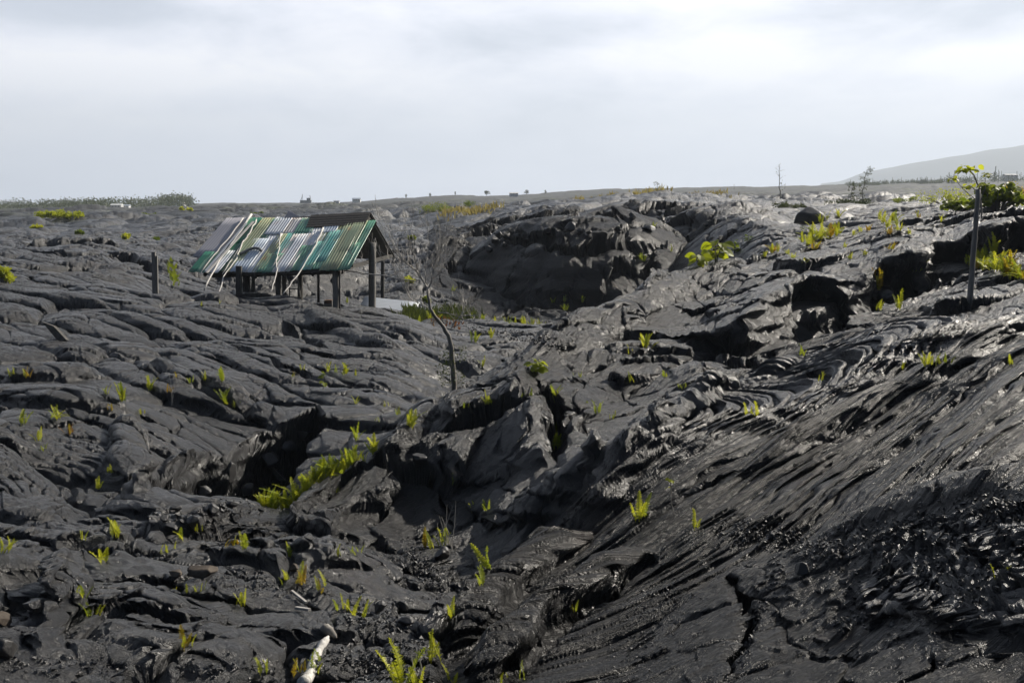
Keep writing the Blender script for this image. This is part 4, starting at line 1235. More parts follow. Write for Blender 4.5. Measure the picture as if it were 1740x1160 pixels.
0 and stone(1490, 545, 60, 22, 'low rounded lump of lava in front of the black fissure wall', seed=8, ang=.3)
for k, (px, py, w, h) in enumerate([(292, 905, 26, 22), (330, 898, 34, 30), (362, 870, 26, 16), (395, 862, 22, 14), (300, 868, 22, 14), (345, 840, 30, 20), (280, 885, 18, 14), (420, 840, 30, 22), (455, 790, 40, 30), (488, 770, 34, 26), (385, 815, 40, 34), (515, 748, 36, 24)]):
    stone(px, py, w, h, 'dark boulder in the shadowed pit, ' + from_left(sorted([292, 330, 362, 395, 300, 345, 280, 420, 455, 488, 385, 515]).index(px), 12) + ' of those at its foot', group='boulders in the shadowed pit')
for k, (px, py, w, h) in enumerate([(848, 402, 16, 13), (862, 408, 20, 16), (880, 405, 16, 12), (838, 412, 22, 15), (856, 420, 15, 12), (895, 412, 18, 10), (930, 398, 22, 15), (968, 392, 28, 16), (985, 394, 14, 10), (832, 428, 18, 14), (1075, 372, 18, 14), (1105, 392, 26, 10), (1000, 398, 12, 8)]):
    stone(px, py, w, h, 'grey rubble block on the big lava mound, ' + from_left(sorted([848, 862, 880, 838, 856, 895, 930, 968, 985, 832, 1075, 1105, 1000]).index(px), 13), group='rubble blocks on the big lava mound')


def shard(pts, R, thick, label, mat='shard', leanback=.3):
    """a thin broken plate of crust, standing on edge; pts are its outline"""
    c = at(pts[0][0], pts[0][1]) if R is None else atR(pts[0][0], pts[0][1], R)
    R_ = math.hypot(c.x, c.y); g = height(c.x, c.y)
    x0 = sum(p[0] for p in pts) / len(pts); yb = max(p[1] for p in pts); s = R_ / F
    mb = MB(); fr = []; bk = []
    for i, (px, py) in enumerate(pts):
        h = (yb - py) * s
        fr.append(Vector(((px - x0) * s, h * leanback, h))); bk.append(fr[-1] + Vector((.25 * thick, thick, -.02)))
    n = len(pts)
    mb.add(fr + bk, [tuple(range(n)), tuple(range(2 * n - 1, n - 1, -1))] + [(i, i + n, (i + 1) % n + n, (i + 1) % n) for i in range(n)])
    o = mb.build('crust_shard', M[mat]); o.location = (c.x, c.y, g - .06)
    if o.data.polygons[0].normal.y > 0: o.data.flip_normals()
    return tag(o, label, 'rock shard')
shard([(92, 576), (104, 573), (82, 552), (64, 546)], None, .1, 'small pale triangular plate of crust standing up in the upper left field')
shard([(468, 811), (458, 812), (444, 797), (436, 781)], None, .07, 'pointed grey blade of crust leaning out of the pit left of the fern bank')
shard([(1375, 535), (1381, 522), (1368, 492), (1350, 478), (1340, 486), (1352, 515), (1368, 538)], 17.3, .12, 'curved broken leaf of crust hanging at the corner of the black fissure', 'stone', .05)
shard([(1480, 522), (1490, 500), (1486, 470), (1470, 468), (1466, 480)], 19.6, .2, 'narrow upright slab of crust at the right end of the black recess', 'stone', .1)

# weathered log at the bottom
lg = at(575, 1080)
mb = MB(); Rl = math.hypot(lg.x, lg.y)
def lp(px, py, R, h=.0):
    p = atR(px, py, R); p.z = height(p.x, p.y) + h; return p
def laid(pp, lift):
    ra = math.hypot(*at(*pp[0])[:2]); rb_ = math.hypot(*at(*pp[-1])[:2]); o = []
    for i, (a, b) in enumerate(pp):
        o.append(atR(a, b, ra + (rb_ - ra) * i / (len(pp) - 1) - .10))
    return o
pts = laid([(558, 1080), (549, 1092), (538, 1112), (530, 1132), (525, 1150), (514, 1159)], .035)
log = empty('driftwood_log', pts[0] - Vector((0, 0, .05))); tag(log, 'bleached white weathered log lying in the rubble at the bottom', 'log')
mb.tube([p - log.location for p in wiggle(pts, .006, 4, 9)], [.008, .016, .025, .030, .034, .033, .029, .031, .034, .037, .036, .034, .037, .040, .038, .040, .042, .041, .040, .042, .042], 16, wob=.08)
mb.build('log_body', M['drift'], log, True)
mb = MB(); q = laid([(571, 1083), (560, 1072), (549, 1064)], .035)
mb.tube([p - log.location for p in wiggle(q, .006, 3, 2)], [.010, .020, .030, .036, .038, .036, .030], 12, wob=.12); mb.build('broken_stub', M['bark'], log, True)
for k, (a, b, w, lab) in enumerate([((505, 1098, 8.1), (528, 1106, 7.9), .025, 'thin grey splinter of wood left of the white log'), ((498, 1072, 8.5), (522, 1078, 8.3), .02, 'short grey splinter above the white log')]):
    mb = MB(); mb.beam(lp(*a, .05), lp(*b, .04), w, .02); tag(mb.build('splinter', M['twig']), lab, 'wood splinter')

# ------------------------------------------------------------------ dead tree
def grow(mb, p, d, length, r, depth, rnd, up=.25, fork=(2, 3), spread=.45, seglen=.14, minr=.0035):
    n = max(3, int(length / seglen)); pts = [p]; rr = [r]
    for i in range(n):
        d = (d + Vector((rnd.gauss(0, .11), rnd.gauss(0, .11), rnd.gauss(0, .09) + up * .08))).normalized()
        p = p + d * (length / n); pts.append(p); rr.append(max(r * (1 - .55 * (i + 1) / n), minr))
        if depth > 0 and i > n * .25 and rnd.random() < .42:
            e = (d + Vector((rnd.gauss(0, spread), rnd.gauss(0, spread), rnd.gauss(0, spread * .6) + up))).normalized()
            grow(mb, p, e, length * rnd.uniform(.35, .65), rr[-1] * .62, depth - 1, rnd, up, fork, spread, seglen, minr)
    mb.tube(pts, rr, 5 if r > .01 else 3, cap=False)
    if depth > 0:
        for _ in range(rnd.choice(fork)):
            e = (d + Vector((rnd.gauss(0, spread), rnd.gauss(0, spread), rnd.gauss(0, spread * .6) + up))).normalized()
            grow(mb, p, e, length * rnd.uniform(.5, .8), rr[-1] * .85, depth - 1, rnd, up, fork, spread, seglen, minr)

RT = 20.5
def tcr(x, y, R=RT): return atR(640 + x / 3.867, 380 + y / 3.867, R)
tb = tcr(512, 1100); tb.z = min(height(tb.x, tb.y) - .1, tb.z)
tree = empty('dead_tree', tb); tag(tree, 'small leafless dead tree with a crooked grey trunk right of the shed', 'tree')
tw = [tb, tcr(512, 1100), tcr(503, 950), tcr(492, 810), tcr(468, 735), tcr(425, 655), tcr(372, 592, 20.3), tcr(347, 540, 20.3), tcr(338, 440, 20.4)]
W = wiggle([p - tb for p in tw], .012, 3, 5)
mb = MB(); mb.tube(W, [.065 - .042 * i / len(W) for i in range(len(W))], 9, wob=.08); mb.build('trunk', M['bark'], tree, True)
rt = random.Random(11)
LIMBS = [([(338, 440), (300, 370), (255, 300), (190, 255)], .024), ([(338, 440), (362, 370), (375, 300), (385, 250)], .022), ([(310, 385), (270, 310), (250, 230), (245, 180)], .018),
         ([(330, 420), (320, 340), (325, 280)], .014), ([(190, 255), (140, 225), (85, 240)], .010), ([(335, 550), (280, 525), (225, 500), (200, 455)], .013), ([(225, 500), (205, 460), (212, 430)], .008),
         ([(362, 370), (400, 340), (430, 300)], .010), ([(190, 255), (150, 190), (110, 140)], .009), ([(300, 370), (240, 330), (190, 320)], .010), ([(375, 300), (415, 240), (412, 180)], .010)]
for k, (pts, r) in enumerate(LIMBS):
    mb = MB(); P = [tcr(x, y, RT + rt.uniform(-.05, .05)) - tb for x, y in pts]; P = wiggle(P, .012, 4, k + 20)
    mb.tube(P, [r * (1 - .5 * i / len(P)) for i in range(len(P))], 5, cap=False)
    for i in range(2, len(P)):
        d = (P[i] - P[i - 1]).normalized()
        if rt.random() < .55:
            grow(mb, P[i], (d + Vector((rt.gauss(0, .4), rt.gauss(0, .5), .55))).normalized(), rt.uniform(.20, .45), r * .4, 2, rt, .55, (1, 2), .28, .07, .0028)
    grow(mb, P[-1], (P[-1] - P[-2]).normalized(), .45, r * .5, 2, rt, .5, (2, 3), .3, .08, .0028)
    mb.build('limb', M['twig'], tree)
# bare scrub right of the tree
sb = tcr(480, 700, 22.5); sb.z = height(sb.x, sb.y)
scr = empty('bare_shrub', sb); tag(scr, 'low bare twiggy shrub right behind the dead tree trunk', 'shrub')
for k, pts in enumerate([[(490, 690), (520, 640), (565, 590), (628, 540)], [(402, 578), (470, 592), (545, 612)], [(560, 605), (620, 602), (690, 598)], [(560, 600), (575, 540), (560, 470)], [(540, 612), (600, 640), (720, 668)]]):
    mb = MB(); P = wiggle([tcr(x, y, 22.5) - sb for x, y in pts], .015, 4, k + 50); mb.tube(P, [.017 * (1 - .6 * i / len(P)) for i in range(len(P))], 5, cap=False)
    for i in range(2, len(P), 2):
        grow(mb, P[i], Vector((rt.gauss(0, .6), rt.gauss(0, .4), .6)).normalized(), rt.uniform(.15, .35), .006, 2, rt, .3, (1, 2), .45, .07, .0028)
    mb.build('stem', M['twig'], scr)


def leaf_cloud(mb, c, rad, n, size, rnd, shape=None, up=0.0, wid=.5):
    """many small leaf-shaped faces spread through a volume"""
    for _ in range(n):
        while True:
            q = Vector((rnd.uniform(-1, 1), rnd.uniform(-1, 1), rnd.uniform(-1, 1)))
            if q.length < 1 and (q.length > .35 or rnd.random() < .3): break
        p = Vector(c) + Vector((q.x * rad[0], q.y * rad[1], q.z * rad[2]))
        d = Vector((rnd.gauss(0, 1), rnd.gauss(0, 1), rnd.gauss(0, .8) + up)).normalized(); s = d.cross(Vector((rnd.gauss(0, 1), rnd.gauss(0, 1), rnd.gauss(0, 1)))).normalized()
        l = size * rnd.uniform(.6, 1.25); w = l * wid; nrm = d.cross(s) * l * .15
        mb.add([p, p + d * l * .5 + s * w * .5 + nrm, p + d * l, p + d * l * .5 - s * w * .5 + nrm], [(0, 1, 2, 3)])

mb = MB(); rl = random.Random(3)   # withered leaves round the trunk foot
for x, y, n in ((430, 960, 60), (455, 870, 40), (450, 1010, 60), (545, 850, 40), (535, 1000, 40), (470, 900, 40)):
    leaf_cloud(mb, tcr(x, y, 20.4) - tcr(480, 1050, 20.4), (.14, .2, .22), n, .06, rl)
ib = tcr(480, 1050, 20.4)
mb.build('withered_leaves', M['leaf_d'], None).location = ib
ws = bpy.data.objects['withered_leaves']; ws.name = 'withered_shrub'; tag(ws, 'dark withered shrub clinging round the foot of the dead tree', 'shrub')

# ------------------------------------------------------------------ ferns
def frond_mesh(name, mat, L_, seed, npair=15, arch=.35, wid=.17):
    """one sword fern frond: arching rib with a double row of leaflets, 1 m scaled by L_"""
    r = random.Random(seed); mb = MB(); N = npair * 2 + 4; pts = []
    for i in range(N + 1):
        t = i / N; pts.append(Vector((L_ * arch * t * t, 0, L_ * (t - arch * .35 * t * t))))
    mb.tube(pts[::2] + ([pts[-1]] if N % 2 else []), [L_ * .010] * len(pts[::2] + ([pts[-1]] if N % 2 else [])), 3, cap=False)
    for i in range(3, N):
        t = i / N; w = L_ * wid * min(1, (t - .05) * 5) * (1 - t) ** .45 * r.uniform(.8, 1.1)
        d = (pts[min(i + 1, N)] - pts[i - 1]).normalized(); half_ = L_ / N * .46
        for sgn in (-1, 1):
            o = Vector((-.22 * w, sgn * w, 0)) + d * w * .35
            p = pts[i]; k = Vector((r.gauss(0, .03), 0, r.gauss(0, .03))) * L_
            mb.add([p - d * half_, p + o * .55 - d * half_ * .9 + k * .3, p + o + k, p + o * .5 + d * half_ * .9, p + d * half_ * .6], [(0, 1, 2, 3, 4)])
    return mb.mesh(name, M[mat])

FR = {}
for key in ('fern_y', 'fern_g', 'fern_o', 'fern_r'):
    FR[key] = [frond_mesh('frond', key, 1.0, s + 3, 13 + s, (.12, .35, .22, .7)[s], (.16, .18, .20, .17)[s]) for s in range(4)]
KIND = {'y': 'fern_y', 'g': 'fern_g', 'o': 'fern_o', 'r': 'fern_r'}
LOOK = {'y': 'yellow-green', 'g': 'green', 'o': 'orange-yellow', 'r': 'reddish'}
fern_count = [0]
def fern(px, py, hpx, n, kind, where=None, lean=0.0, R=None, spread=.38, group=None, label=None, base=None):
    p = base if base is not None else (at(px, py) if R is None else atR(px, py, R))
    R_ = math.hypot(p.x, p.y); H = hpx * R_ / F * (1.45 if hpx < 30 else 1.2)
    p = Vector((p.x, p.y, height(p.x, p.y) - .015))
    rnd = random.Random(int(px * 31 + py * 7))
    root = empty('fern', p)
    if label is None: label = f'{LOOK[kind]} sword fern {where}'
    tag(root, label, 'fern', group)
    for i in range(n):
        k = kind
        if rnd.random() < .22: k = {'y': 'g', 'g': 'y', 'o': 'y', 'r': 'o'}[kind]
        o = bpy.data.objects.new('frond', rnd.choice(FR[KIND[k]] if n > 6 else FR[KIND[k]][:3])); COL.objects.link(o); o.parent = root
        az = rnd.uniform(0, 6.283); tl = min(abs(rnd.gauss(0, spread)), .9) * (.4 if n < 3 else (.55 if n < 7 else 1))
        s = H * rnd.uniform(.62, 1.08)
        if i == 0: s = H * 1.05; tl *= .3
        # twist so that the flat side of the frond is seen often
        o.matrix_local = Matrix.Rotation(lean, 4, 'Y') @ Matrix.Rotation(az, 4, 'Z') @ Matrix.Rotation(tl, 4, 'Y') @ Matrix.Rotation(rnd.gauss(0, .5), 4, 'Z') @ Matrix.Scale(s, 4)
        o.location = (rnd.gauss(0, .03), rnd.gauss(0, .03), 0)
    fern_count[0] += 1
    return root

# the ones one can single out
for a in [
 (207, 682, 24, 6, 'y', 'standing tallest in the row across the middle of the left field'),
 (254, 664, 20, 5, 'y', 'narrow, right of the tallest one in the left field'),
 (182, 672, 13, 3, 'y', 'tiny and upright, left end of the row in the left field'),
 (378, 647, 20, 8, 'g', 'bushy, at the right end of the row in the left field'),
 (347, 646, 13, 4, 'y', 'small, left of the bushy one in the left field'),
 (383, 688, 24, 8, 'g', 'below the bushy one, deep in a furrow of the left field'),
 (95, 712, 18, 10, 'y', 'grass-like and low, by the furrow at far left'),
 (118, 738, 14, 6, 'r', 'tuft above the roped slab at left'),
 (67, 748, 16, 5, 'g', 'on the edge of the roped slab at far left'),
 (40, 720, 20, 5, 'g', 'behind the roped slab near the left edge'),
 (197, 911, 32, 6, 'y', 'of stiff upright fronds at the left lip of the dark pit'),
 (170, 832, 18, 4, 'y', 'beside the lobes on the left rim of the pit'),
 (308, 915, 20, 4, 'g', 'in front of the boulders of the pit'),
 (415, 932, 34, 3, 'g', 'with a broad toothed frond, at the end of the lower left hump', .0),
 (493, 943, 20, 5, 'y', 'leaning left below the dark sloping slabs'),
 (140, 917, 13, 3, 'y', 'tiny, on the crest of the lower left hump'),
 (8, 936, 26, 5, 'y', 'cut by the left edge at the crest of the lower hump', .4),
 (175, 955, 26, 4, 'y', 'with two stiff fronds on the lower left hump'),
 (284, 941, 15, 5, 'y', 'on top of the lower left hump by the curved ropes'),
 (335, 1004, 14, 6, 'y', 'below the tan stone on the lower left hump'),
 (407, 1024, 22, 5, 'y', 'in the dark furrow above the smooth grey plate'),
 (320, 1099, 34, 5, 'o', 'with splayed upright fronds below the smooth grey plate'),
 (138, 1014, 20, 4, 'y', 'at the head of the tall split rock fin'),
 (160, 1048, 24, 5, 'g', 'right beside the tall split rock fin'),
 (510, 992, 34, 6, 'o', 'tall and rusty, right of the lower left hump'),
 (486, 988, 22, 4, 'y', 'just left of the tall rusty one'),
 (545, 1002, 26, 4, 'o', 'slanting right of the tall rusty one'),
 (588, 1038, 30, 3, 'y', 'left one of the pair in the gully'),
 (613, 1050, 36, 4, 'y', 'right one of the pair in the gully'),
 (573, 943, 18, 3, 'y', 'tiny and pale on the rough crust above the gully'),
 (538, 1142, 34, 4, 'g', 'growing against the white log'),
 (510, 1142, 24, 4, 'o', 'left of the white log'),
 (452, 1140, 24, 4, 'y', 'farther left of the white log'),
 (770, 1046, 32, 3, 'y', 'single and upright beside the big dark roll of lava'),
 (838, 970, 52, 2, 'y', 'long single frond leaning left', -.55),
 (818, 992, 32, 3, 'g', 'upright left of the long leaning frond'),
 (722, 931, 32, 4, 'o', 'golden at the foot of the dry stalks'),
 (752, 926, 36, 6, 'g', 'dark, touching the dry stalks'),
 (737, 932, 26, 3, 'y', 'between the golden one and the dry stalks'),
 (686, 1168, 82, 4, 'y', 'tallest of all, rising from the bottom edge'),
 (706, 1165, 38, 3, 'y', 'shorter, right of the tallest one at the bottom edge'),
 (733, 1121, 54, 4, 'y', 'of broad upright fronds under the end of the big dark roll'),
 (774, 1162, 34, 3, 'y', 'at the bottom edge below the front ridge'),
 (886, 1156, 28, 2, 'g', 'single narrow frond low under the front ridge'),
 (856, 1160, 18, 3, 'g', 'small, at the bottom edge left of the narrow single frond'),
 (973, 1038, 26, 4, 'y', 'in the trench behind the front ridge'),
 (1090, 882, 46, 4, 'y', 'with forked upright fronds on the dark streaked slope'),
 (1181, 896, 30, 3, 'g', 'small, at the foot of the streaked slope'),
 (830, 686, 18, 7, 'y', 'bright rosette on the edge of the ridge slab'),
 (790, 692, 10, 3, 'g', 'tiny, left of the bright rosette'),
 (895, 673, 12, 4, 'g', 'small, on the ridge above the vertical crack'),
 (943, 682, 24, 4, 'g', 'hanging at the top of the vertical crack'),
 (950, 762, 30, 5, 'g', 'deep in the lower end of the vertical crack'),
 (944, 735, 20, 4, 'g', 'half way down the vertical crack'),
 (1015, 702, 18, 4, 'g', 'thin, right of the vertical crack'),
 (1042, 712, 12, 4, 'g', 'small and pale, farthest right of the vertical crack'),
 (1098, 590, 20, 7, 'y', 'bright, alone high on the smooth ridge'),
 (1072, 600, 12, 3, 'y', 'tiny, left of the bright one high on the ridge'),
 (1395, 646, 12, 4, 'y', 'sitting among the nested arches of rope lava'),
 (1280, 707, 22, 4, 'y', 'left of the nested arches of rope lava'),
 (1360, 604, 16, 4, 'g', 'by the small rubble under the black fissure'),
 (1495, 527, 16, 4, 'y', 'at the foot of the black recess'),
 (1527, 527, 26, 3, 'y', 'narrow and upright in front of the black wall'),
 (1492, 492, 26, 5, 'o', 'mixed orange tuft in the corner of the black recess'),
 (1556, 470, 34, 6, 'g', 'dark tuft half way up the black wall'),
 (1575, 622, 20, 6, 'y', 'bigger one of the pair under the arches of rope lava'),
 (1592, 619, 16, 4, 'y', 'smaller one of the pair under the arches of rope lava'),
 (1608, 615, 12, 4, 'g', 'right of the pair under the arches of rope lava'),
 (1532, 627, 12, 3, 'y', 'left of the pair under the arches of rope lava'),
 (1718, 619, 14, 3, 'y', 'tiny, near the right edge beside the streaked slope'),
 (1688, 988, 24, 3, 'y', 'alone in the glinting clinker at lower right'),
 (605, 686, 12, 4, 'y', 'in the lower middle of the left field'),
 (586, 636, 18, 7, 'y', 'bright, above the lower middle of the left field'),
 (602, 638, 10, 3, 'y', 'tiny, right next to the bright one'),
 (676, 705, 12, 5, 'g', 'dark, near the end of the left field'),
 (699, 727, 26, 7, 'y', 'fullest, where the left field meets the ridge'),
 (638, 772, 34, 6, 'y', 'at the upper end of the long fern bank'),
 (607, 748, 24, 4, 'g', 'thin, above the long fern bank'),
 (835, 574, 14, 5, 'y', 'bright, on the flat ground behind the dead tree'),
 (806, 582, 16, 4, 'g', 'thin, on the flat ground right of the dead tree'),
 (823, 622, 14, 4, 'g', 'by the pale broken piece right of the dead tree'),
 (1687, 434, 26, 5, 'y', 'with a tall ladder-like frond right of the wooden pole'),
 (862, 400, 0, 0, 'y', '')]:
    if a[3] == 0: continue
    fern(*a[:5], where=a[5], lean=(a[6] if len(a) > 6 else 0.0))
# the long bank of ferns
rb = random.Random(5)
bank = [(442, 868, 20), (452, 860, 24), (463, 862, 34), (470, 850, 40), (480, 862, 46), (488, 852, 58), (492, 836, 40), (500, 840, 34), (508, 838, 50), (515, 832, 46), (522, 836, 56), (530, 830, 50), (536, 822, 54), (543, 820, 44), (550, 818, 40), (556, 806, 34), (566, 804, 32), (572, 798, 30), (578, 792, 36), (586, 788, 44), (593, 784, 38), (600, 780, 34), (607, 777, 28), (498, 815, 24), (615, 772, 24), (512, 846, 30), (535, 838, 28), (560, 796, 30)]
bx_ = sorted(bank)
for px, py, h in bank:
    fern(px, py, h * rb.uniform(.6, 1.05), rb.randint(5, 8), rb.choice('yygg'), group='ferns of the long bank', label='sword fern in the long bank below the pit, ' + from_left(bx_.index((px, py, h)), len(bx_)), spread=.42, R=12.75 + .0035 * (px - 440))
# others that nothing tells apart
def many(lst, label, group, kinds, seed, n=(3, 6), spread=.4):
    r = random.Random(seed); srt = sorted(lst)
    for t in lst:
        px, py, h = t[:3]; R = t[3] if len(t) > 3 else None
        fern(px, py, h, r.randint(*n), r.choice(kinds), label=label + ', ' + from_left(srt.index(t), len(srt)), group=group, R=R, spread=spread)
many([(285, 667, 12), (322, 650, 10), (237, 702, 8), (400, 692, 10), (560, 632, 14), (570, 634, 12), (187, 802, 10), (303, 1002, 8), (332, 900, 10), (392, 927, 14), (20, 640, 12), (45, 642, 14), (343, 520, 7), (372, 516, 6), (590, 515, 8), (500, 640, 8), (75, 765, 10), (185, 697, 9), (655, 690, 8), (300, 640, 8), (515, 628, 8), (640, 716, 8)],
     'small fern tuft sprouting from a furrow of the left lava field', 'small ferns in furrows of the left field', 'yygo', 21)
many([(768, 822, 16), (805, 868, 14), (827, 868, 16), (602, 936, 12), (575, 838, 10), (1005, 690, 9), (1130, 640, 10), (1075, 648, 14), (985, 640, 8), (1160, 660, 10)],
     'small dark green fern tucked in a crevice of the shaded ridge', 'small ferns in crevices of the shaded ridge', 'gg', 22)
many([(862, 560, 14, 33), (876, 560, 12, 33), (890, 562, 14, 33), (903, 562, 12, 33), (916, 564, 14, 33), (926, 562, 10, 33), (843, 556, 10, 34), (700, 540, 10, 33), (712, 548, 12, 32), (728, 552, 12, 31), (742, 556, 12, 31), (800, 552, 10, 34), (820, 556, 12, 34), (1142, 395, 10, 44), (1110, 370, 9, 46), (1095, 415, 10, 43), (1090, 405, 10, 43), (990, 453, 9, 41), (940, 470, 8, 41), (960, 470, 9, 41), (960, 522, 10, 39), (985, 523, 8, 39), (808, 400, 8, 50), (770, 460, 8, 42)],
     'small yellowish fern on the floor or wall of the hollow', 'ferns in the hollow', 'yyg', 23, (4, 7))
many([(1380, 412, 22), (1388, 405, 24), (1372, 418, 16), (1395, 408, 22), (1402, 404, 18), (1410, 404, 18), (1420, 402, 16), (1362, 412, 14), (1384, 424, 14), (1312, 430, 14), (1322, 428, 12), (1300, 436, 8), (1348, 438, 8), (1435, 420, 8), (1418, 388, 8), (1424, 398, 16), (1500, 380, 16), (1494, 374, 14), (1508, 386, 14), (1518, 376, 14), (1525, 384, 14), (1530, 392, 10), (1510, 398, 12), (1450, 400, 8), (1475, 392, 9), (1545, 398, 8), (1395, 378, 12), (1405, 374, 12), (1425, 370, 12), (1600, 378, 10), (1365, 446, 8), (1445, 440, 9), (1470, 434, 9), (1516, 424, 10), (1560, 370, 9), (1338, 432, 8), (1462, 394, 7)],
     'yellowish fern growing on the sunlit top of the cracked ridge', 'ferns on top of the cracked ridge', 'yyyo', 24, (6, 10), .5)
many([(1655, 455, 16), (1663, 456, 14), (1672, 458, 20), (1680, 456, 20), (1690, 459, 26), (1698, 461, 26), (1706, 466, 30), (1713, 464, 26), (1720, 468, 22), (1728, 472, 24), (1736, 474, 20), (1744, 478, 20), (1700, 456, 20), (1668, 448, 24), (1646, 448, 12), (1716, 474, 16)],
     'yellow-green fern in the strip of ferns right of the wooden pole', 'strip of ferns right of the wooden pole', 'yyog', 25, (6, 10), .5)

# ------------------------------------------------------------------ broad-leaved seedlings and shrubs
def leaf_mesh(name, mat, seed):
    """one roundish, folded, drooping leaf, about 1 long"""
    mb = MB(); N = 5; r = random.Random(seed); L0 = []; 
    vs = []
    for i in range(N + 1):
        t = i / N; w = .46 * math.sin(math.pi * min(t * .93 + .05, 1)) ** .7; z = -.35 * t * t
        vs += [Vector((t, -w, z + .16 * w)), Vector((t, 0, z)), Vector((t, w, z + .16 * w))]
    mb.add(vs, [(3 * i + k, 3 * i + k + 1, 3 * i + k + 4, 3 * i + k + 3) for i in range(N) for k in (0, 1)])
    return mb.mesh(name, M[mat], True)


LEAF = {k: leaf_mesh('leaf', k, 1) for k in ('leaf_g', 'leaf_y', 'leaf_d')}
def leaf_obj(mb, p, d, size, roll_=0.0):
    """bake one broad leaf into a mesh builder"""
    d = d.normalized(); s = d.cross(Vector((0, 0, 1))); s = s.normalized() if s.length > .05 else Vector((1, 0, 0)); u = s.cross(d)
    s, u = s * math.cos(roll_) + u * math.sin(roll_), u * math.cos(roll_) - s * math.sin(roll_)
    vs = [p + (d * v.co.x + s * v.co.y + u * v.co.z) * size for v in LEAF['leaf_g'].vertices]
    mb.add(vs, [tuple(f.vertices) for f in LEAF['leaf_g'].polygons])


def seedling(px, py, hpx, nl, leafpx, label, mat='leaf_y', R=None, name='seedling', lean=0.0, spread=.35, stems=1, group=None, tipped=False):
    p = at(px, py) if R is None else atR(px, py, R)
    R_ = math.hypot(p.x, p.y); H = hpx * R_ / F; S = leafpx * R_ / F; r = random.Random(int(px + py * 3))
    p.z = height(p.x, p.y) - .02
    root = empty(name, p); tag(root, label, 'plant', group)
    ms = MB(); ml = MB()
    for k in range(stems):
        top = Vector((lean * H + r.gauss(0, spread * .5) * H, r.gauss(0, .15) * H, H * r.uniform(.8, 1) if k else H))
        path = wiggle([Vector((0, 0, 0)), top * .5 + Vector((r.gauss(0, .05) * H, 0, 0)), top], .02 * H, 3, k)
        ms.tube(path, [max(.006, S * .07) * (1 - .5 * i / len(path)) for i in range(len(path))], 5)
        for j in range(nl):
            t = r.uniform(.78, 1) if tipped else .3 + .7 * (j + .5) / nl
            q = path[min(int(t * (len(path) - 1)), len(path) - 1)]
            a = r.uniform(0, 6.28); d = Vector((math.cos(a), math.sin(a), r.uniform(-.1, .9)))
            st = q + d * S * .3; ms.tube([q, st], S * .03, 3, cap=False)
            leaf_obj(ml, st, Vector((d.x, d.y, r.uniform(-.5, .35))), S * r.uniform(.7, 1.1), r.gauss(0, .5))
    ms.build('stem', M['bark'], root); ml.build('foliage', M[mat], root)
    return root


seedling(1216, 446, 40, 7, 19, 'seedling with large round lime-green leaves on the ridge edge, the taller one', 'leaf_y', stems=3)
seedling(1188, 450, 22, 6, 16, 'smaller round-leaved lime seedling left of the taller one on the ridge edge', 'leaf_y', stems=2)
seedling(1248, 432, 26, 9, 9, 'thin green seedling right of the round-leaved pair, against the black cleft', 'leaf_g', stems=2)
seedling(1270, 412, 14, 8, 6, 'small green plant on the slab behind the round-leaved seedlings', 'leaf_g', stems=2)
seedling(913, 634, 30, 10, 14, 'bright lime seedling alone on the crest of the ridge right of the dead tree', 'leaf_y', stems=2)
seedling(548, 662, 44, 8, 9, 'thin leaning seedling with reddish stem in the left field', 'leaf_g', lean=.35, stems=1)
seedling(868, 566, 10, 6, 5, 'small plant at the edge of the hollow floor', 'leaf_g', R=31)
seedling(1145, 878, 78, 5, 9, 'tall spindly pale-stemmed seedling on the dark streaked slope', 'leaf_y', lean=-.08, tipped=True)
seedling(1375, 1010, 0.1, 1, 1, 'x') if False else None
seedling(1697, 485, 10, 5, 7, 'reddish small plant at the foot of the wooden pole', 'leaf_g') if False else None

# dry stalks above the golden fern
dp = at(762, 930); rd = random.Random(9)
dry = empty('dry_stalks', dp); tag(dry, 'bundle of thin dry grey stalks standing behind the golden fern', 'dry plant')
for k in range(9):
    mb = MB(); Rz = math.hypot(dp.x, dp.y); a = Vector((rd.gauss(0, .03), rd.gauss(0, .02), -.02)); hh = rd.uniform(45, 92) * Rz / F
    mb.tube([a, a + Vector((rd.gauss(0, .04), 0, hh * .5)), a + Vector((rd.gauss(-.02, .09), 0, hh))], [.006, .004, .002], 4)
    mb.build('stalk', M['twig'], dry)
for k, (px, py, h, lab) in enumerate([(712, 1150, 62, 'pair of thin curved dry stems beside the tallest fern'), (370, 915, 26, 'thin dry white twig at the right end of the lower left hump'), (290, 690, 50, 'thin bare seedling stem in the left field'), (1045, 610, 40, 'thin dry grass stalks on the shaded ridge')]):
    p = at(px, py); Rz = math.hypot(p.x, p.y); mb = MB()
    for j in range(3):
        hh = h * Rz / F * rd.uniform(.7, 1.1); mb.tube([Vector((j * .02, 0, -.02)), Vector((rd.gauss(0, .12) * hh, 0, hh * .5)), Vector((rd.gauss(0, .3) * hh, 0, hh))], [.004, .003, .002], 4)
    o = mb.build('dry_stalk', M['twig']); o.location = p; tag(o, lab, 'dry plant')


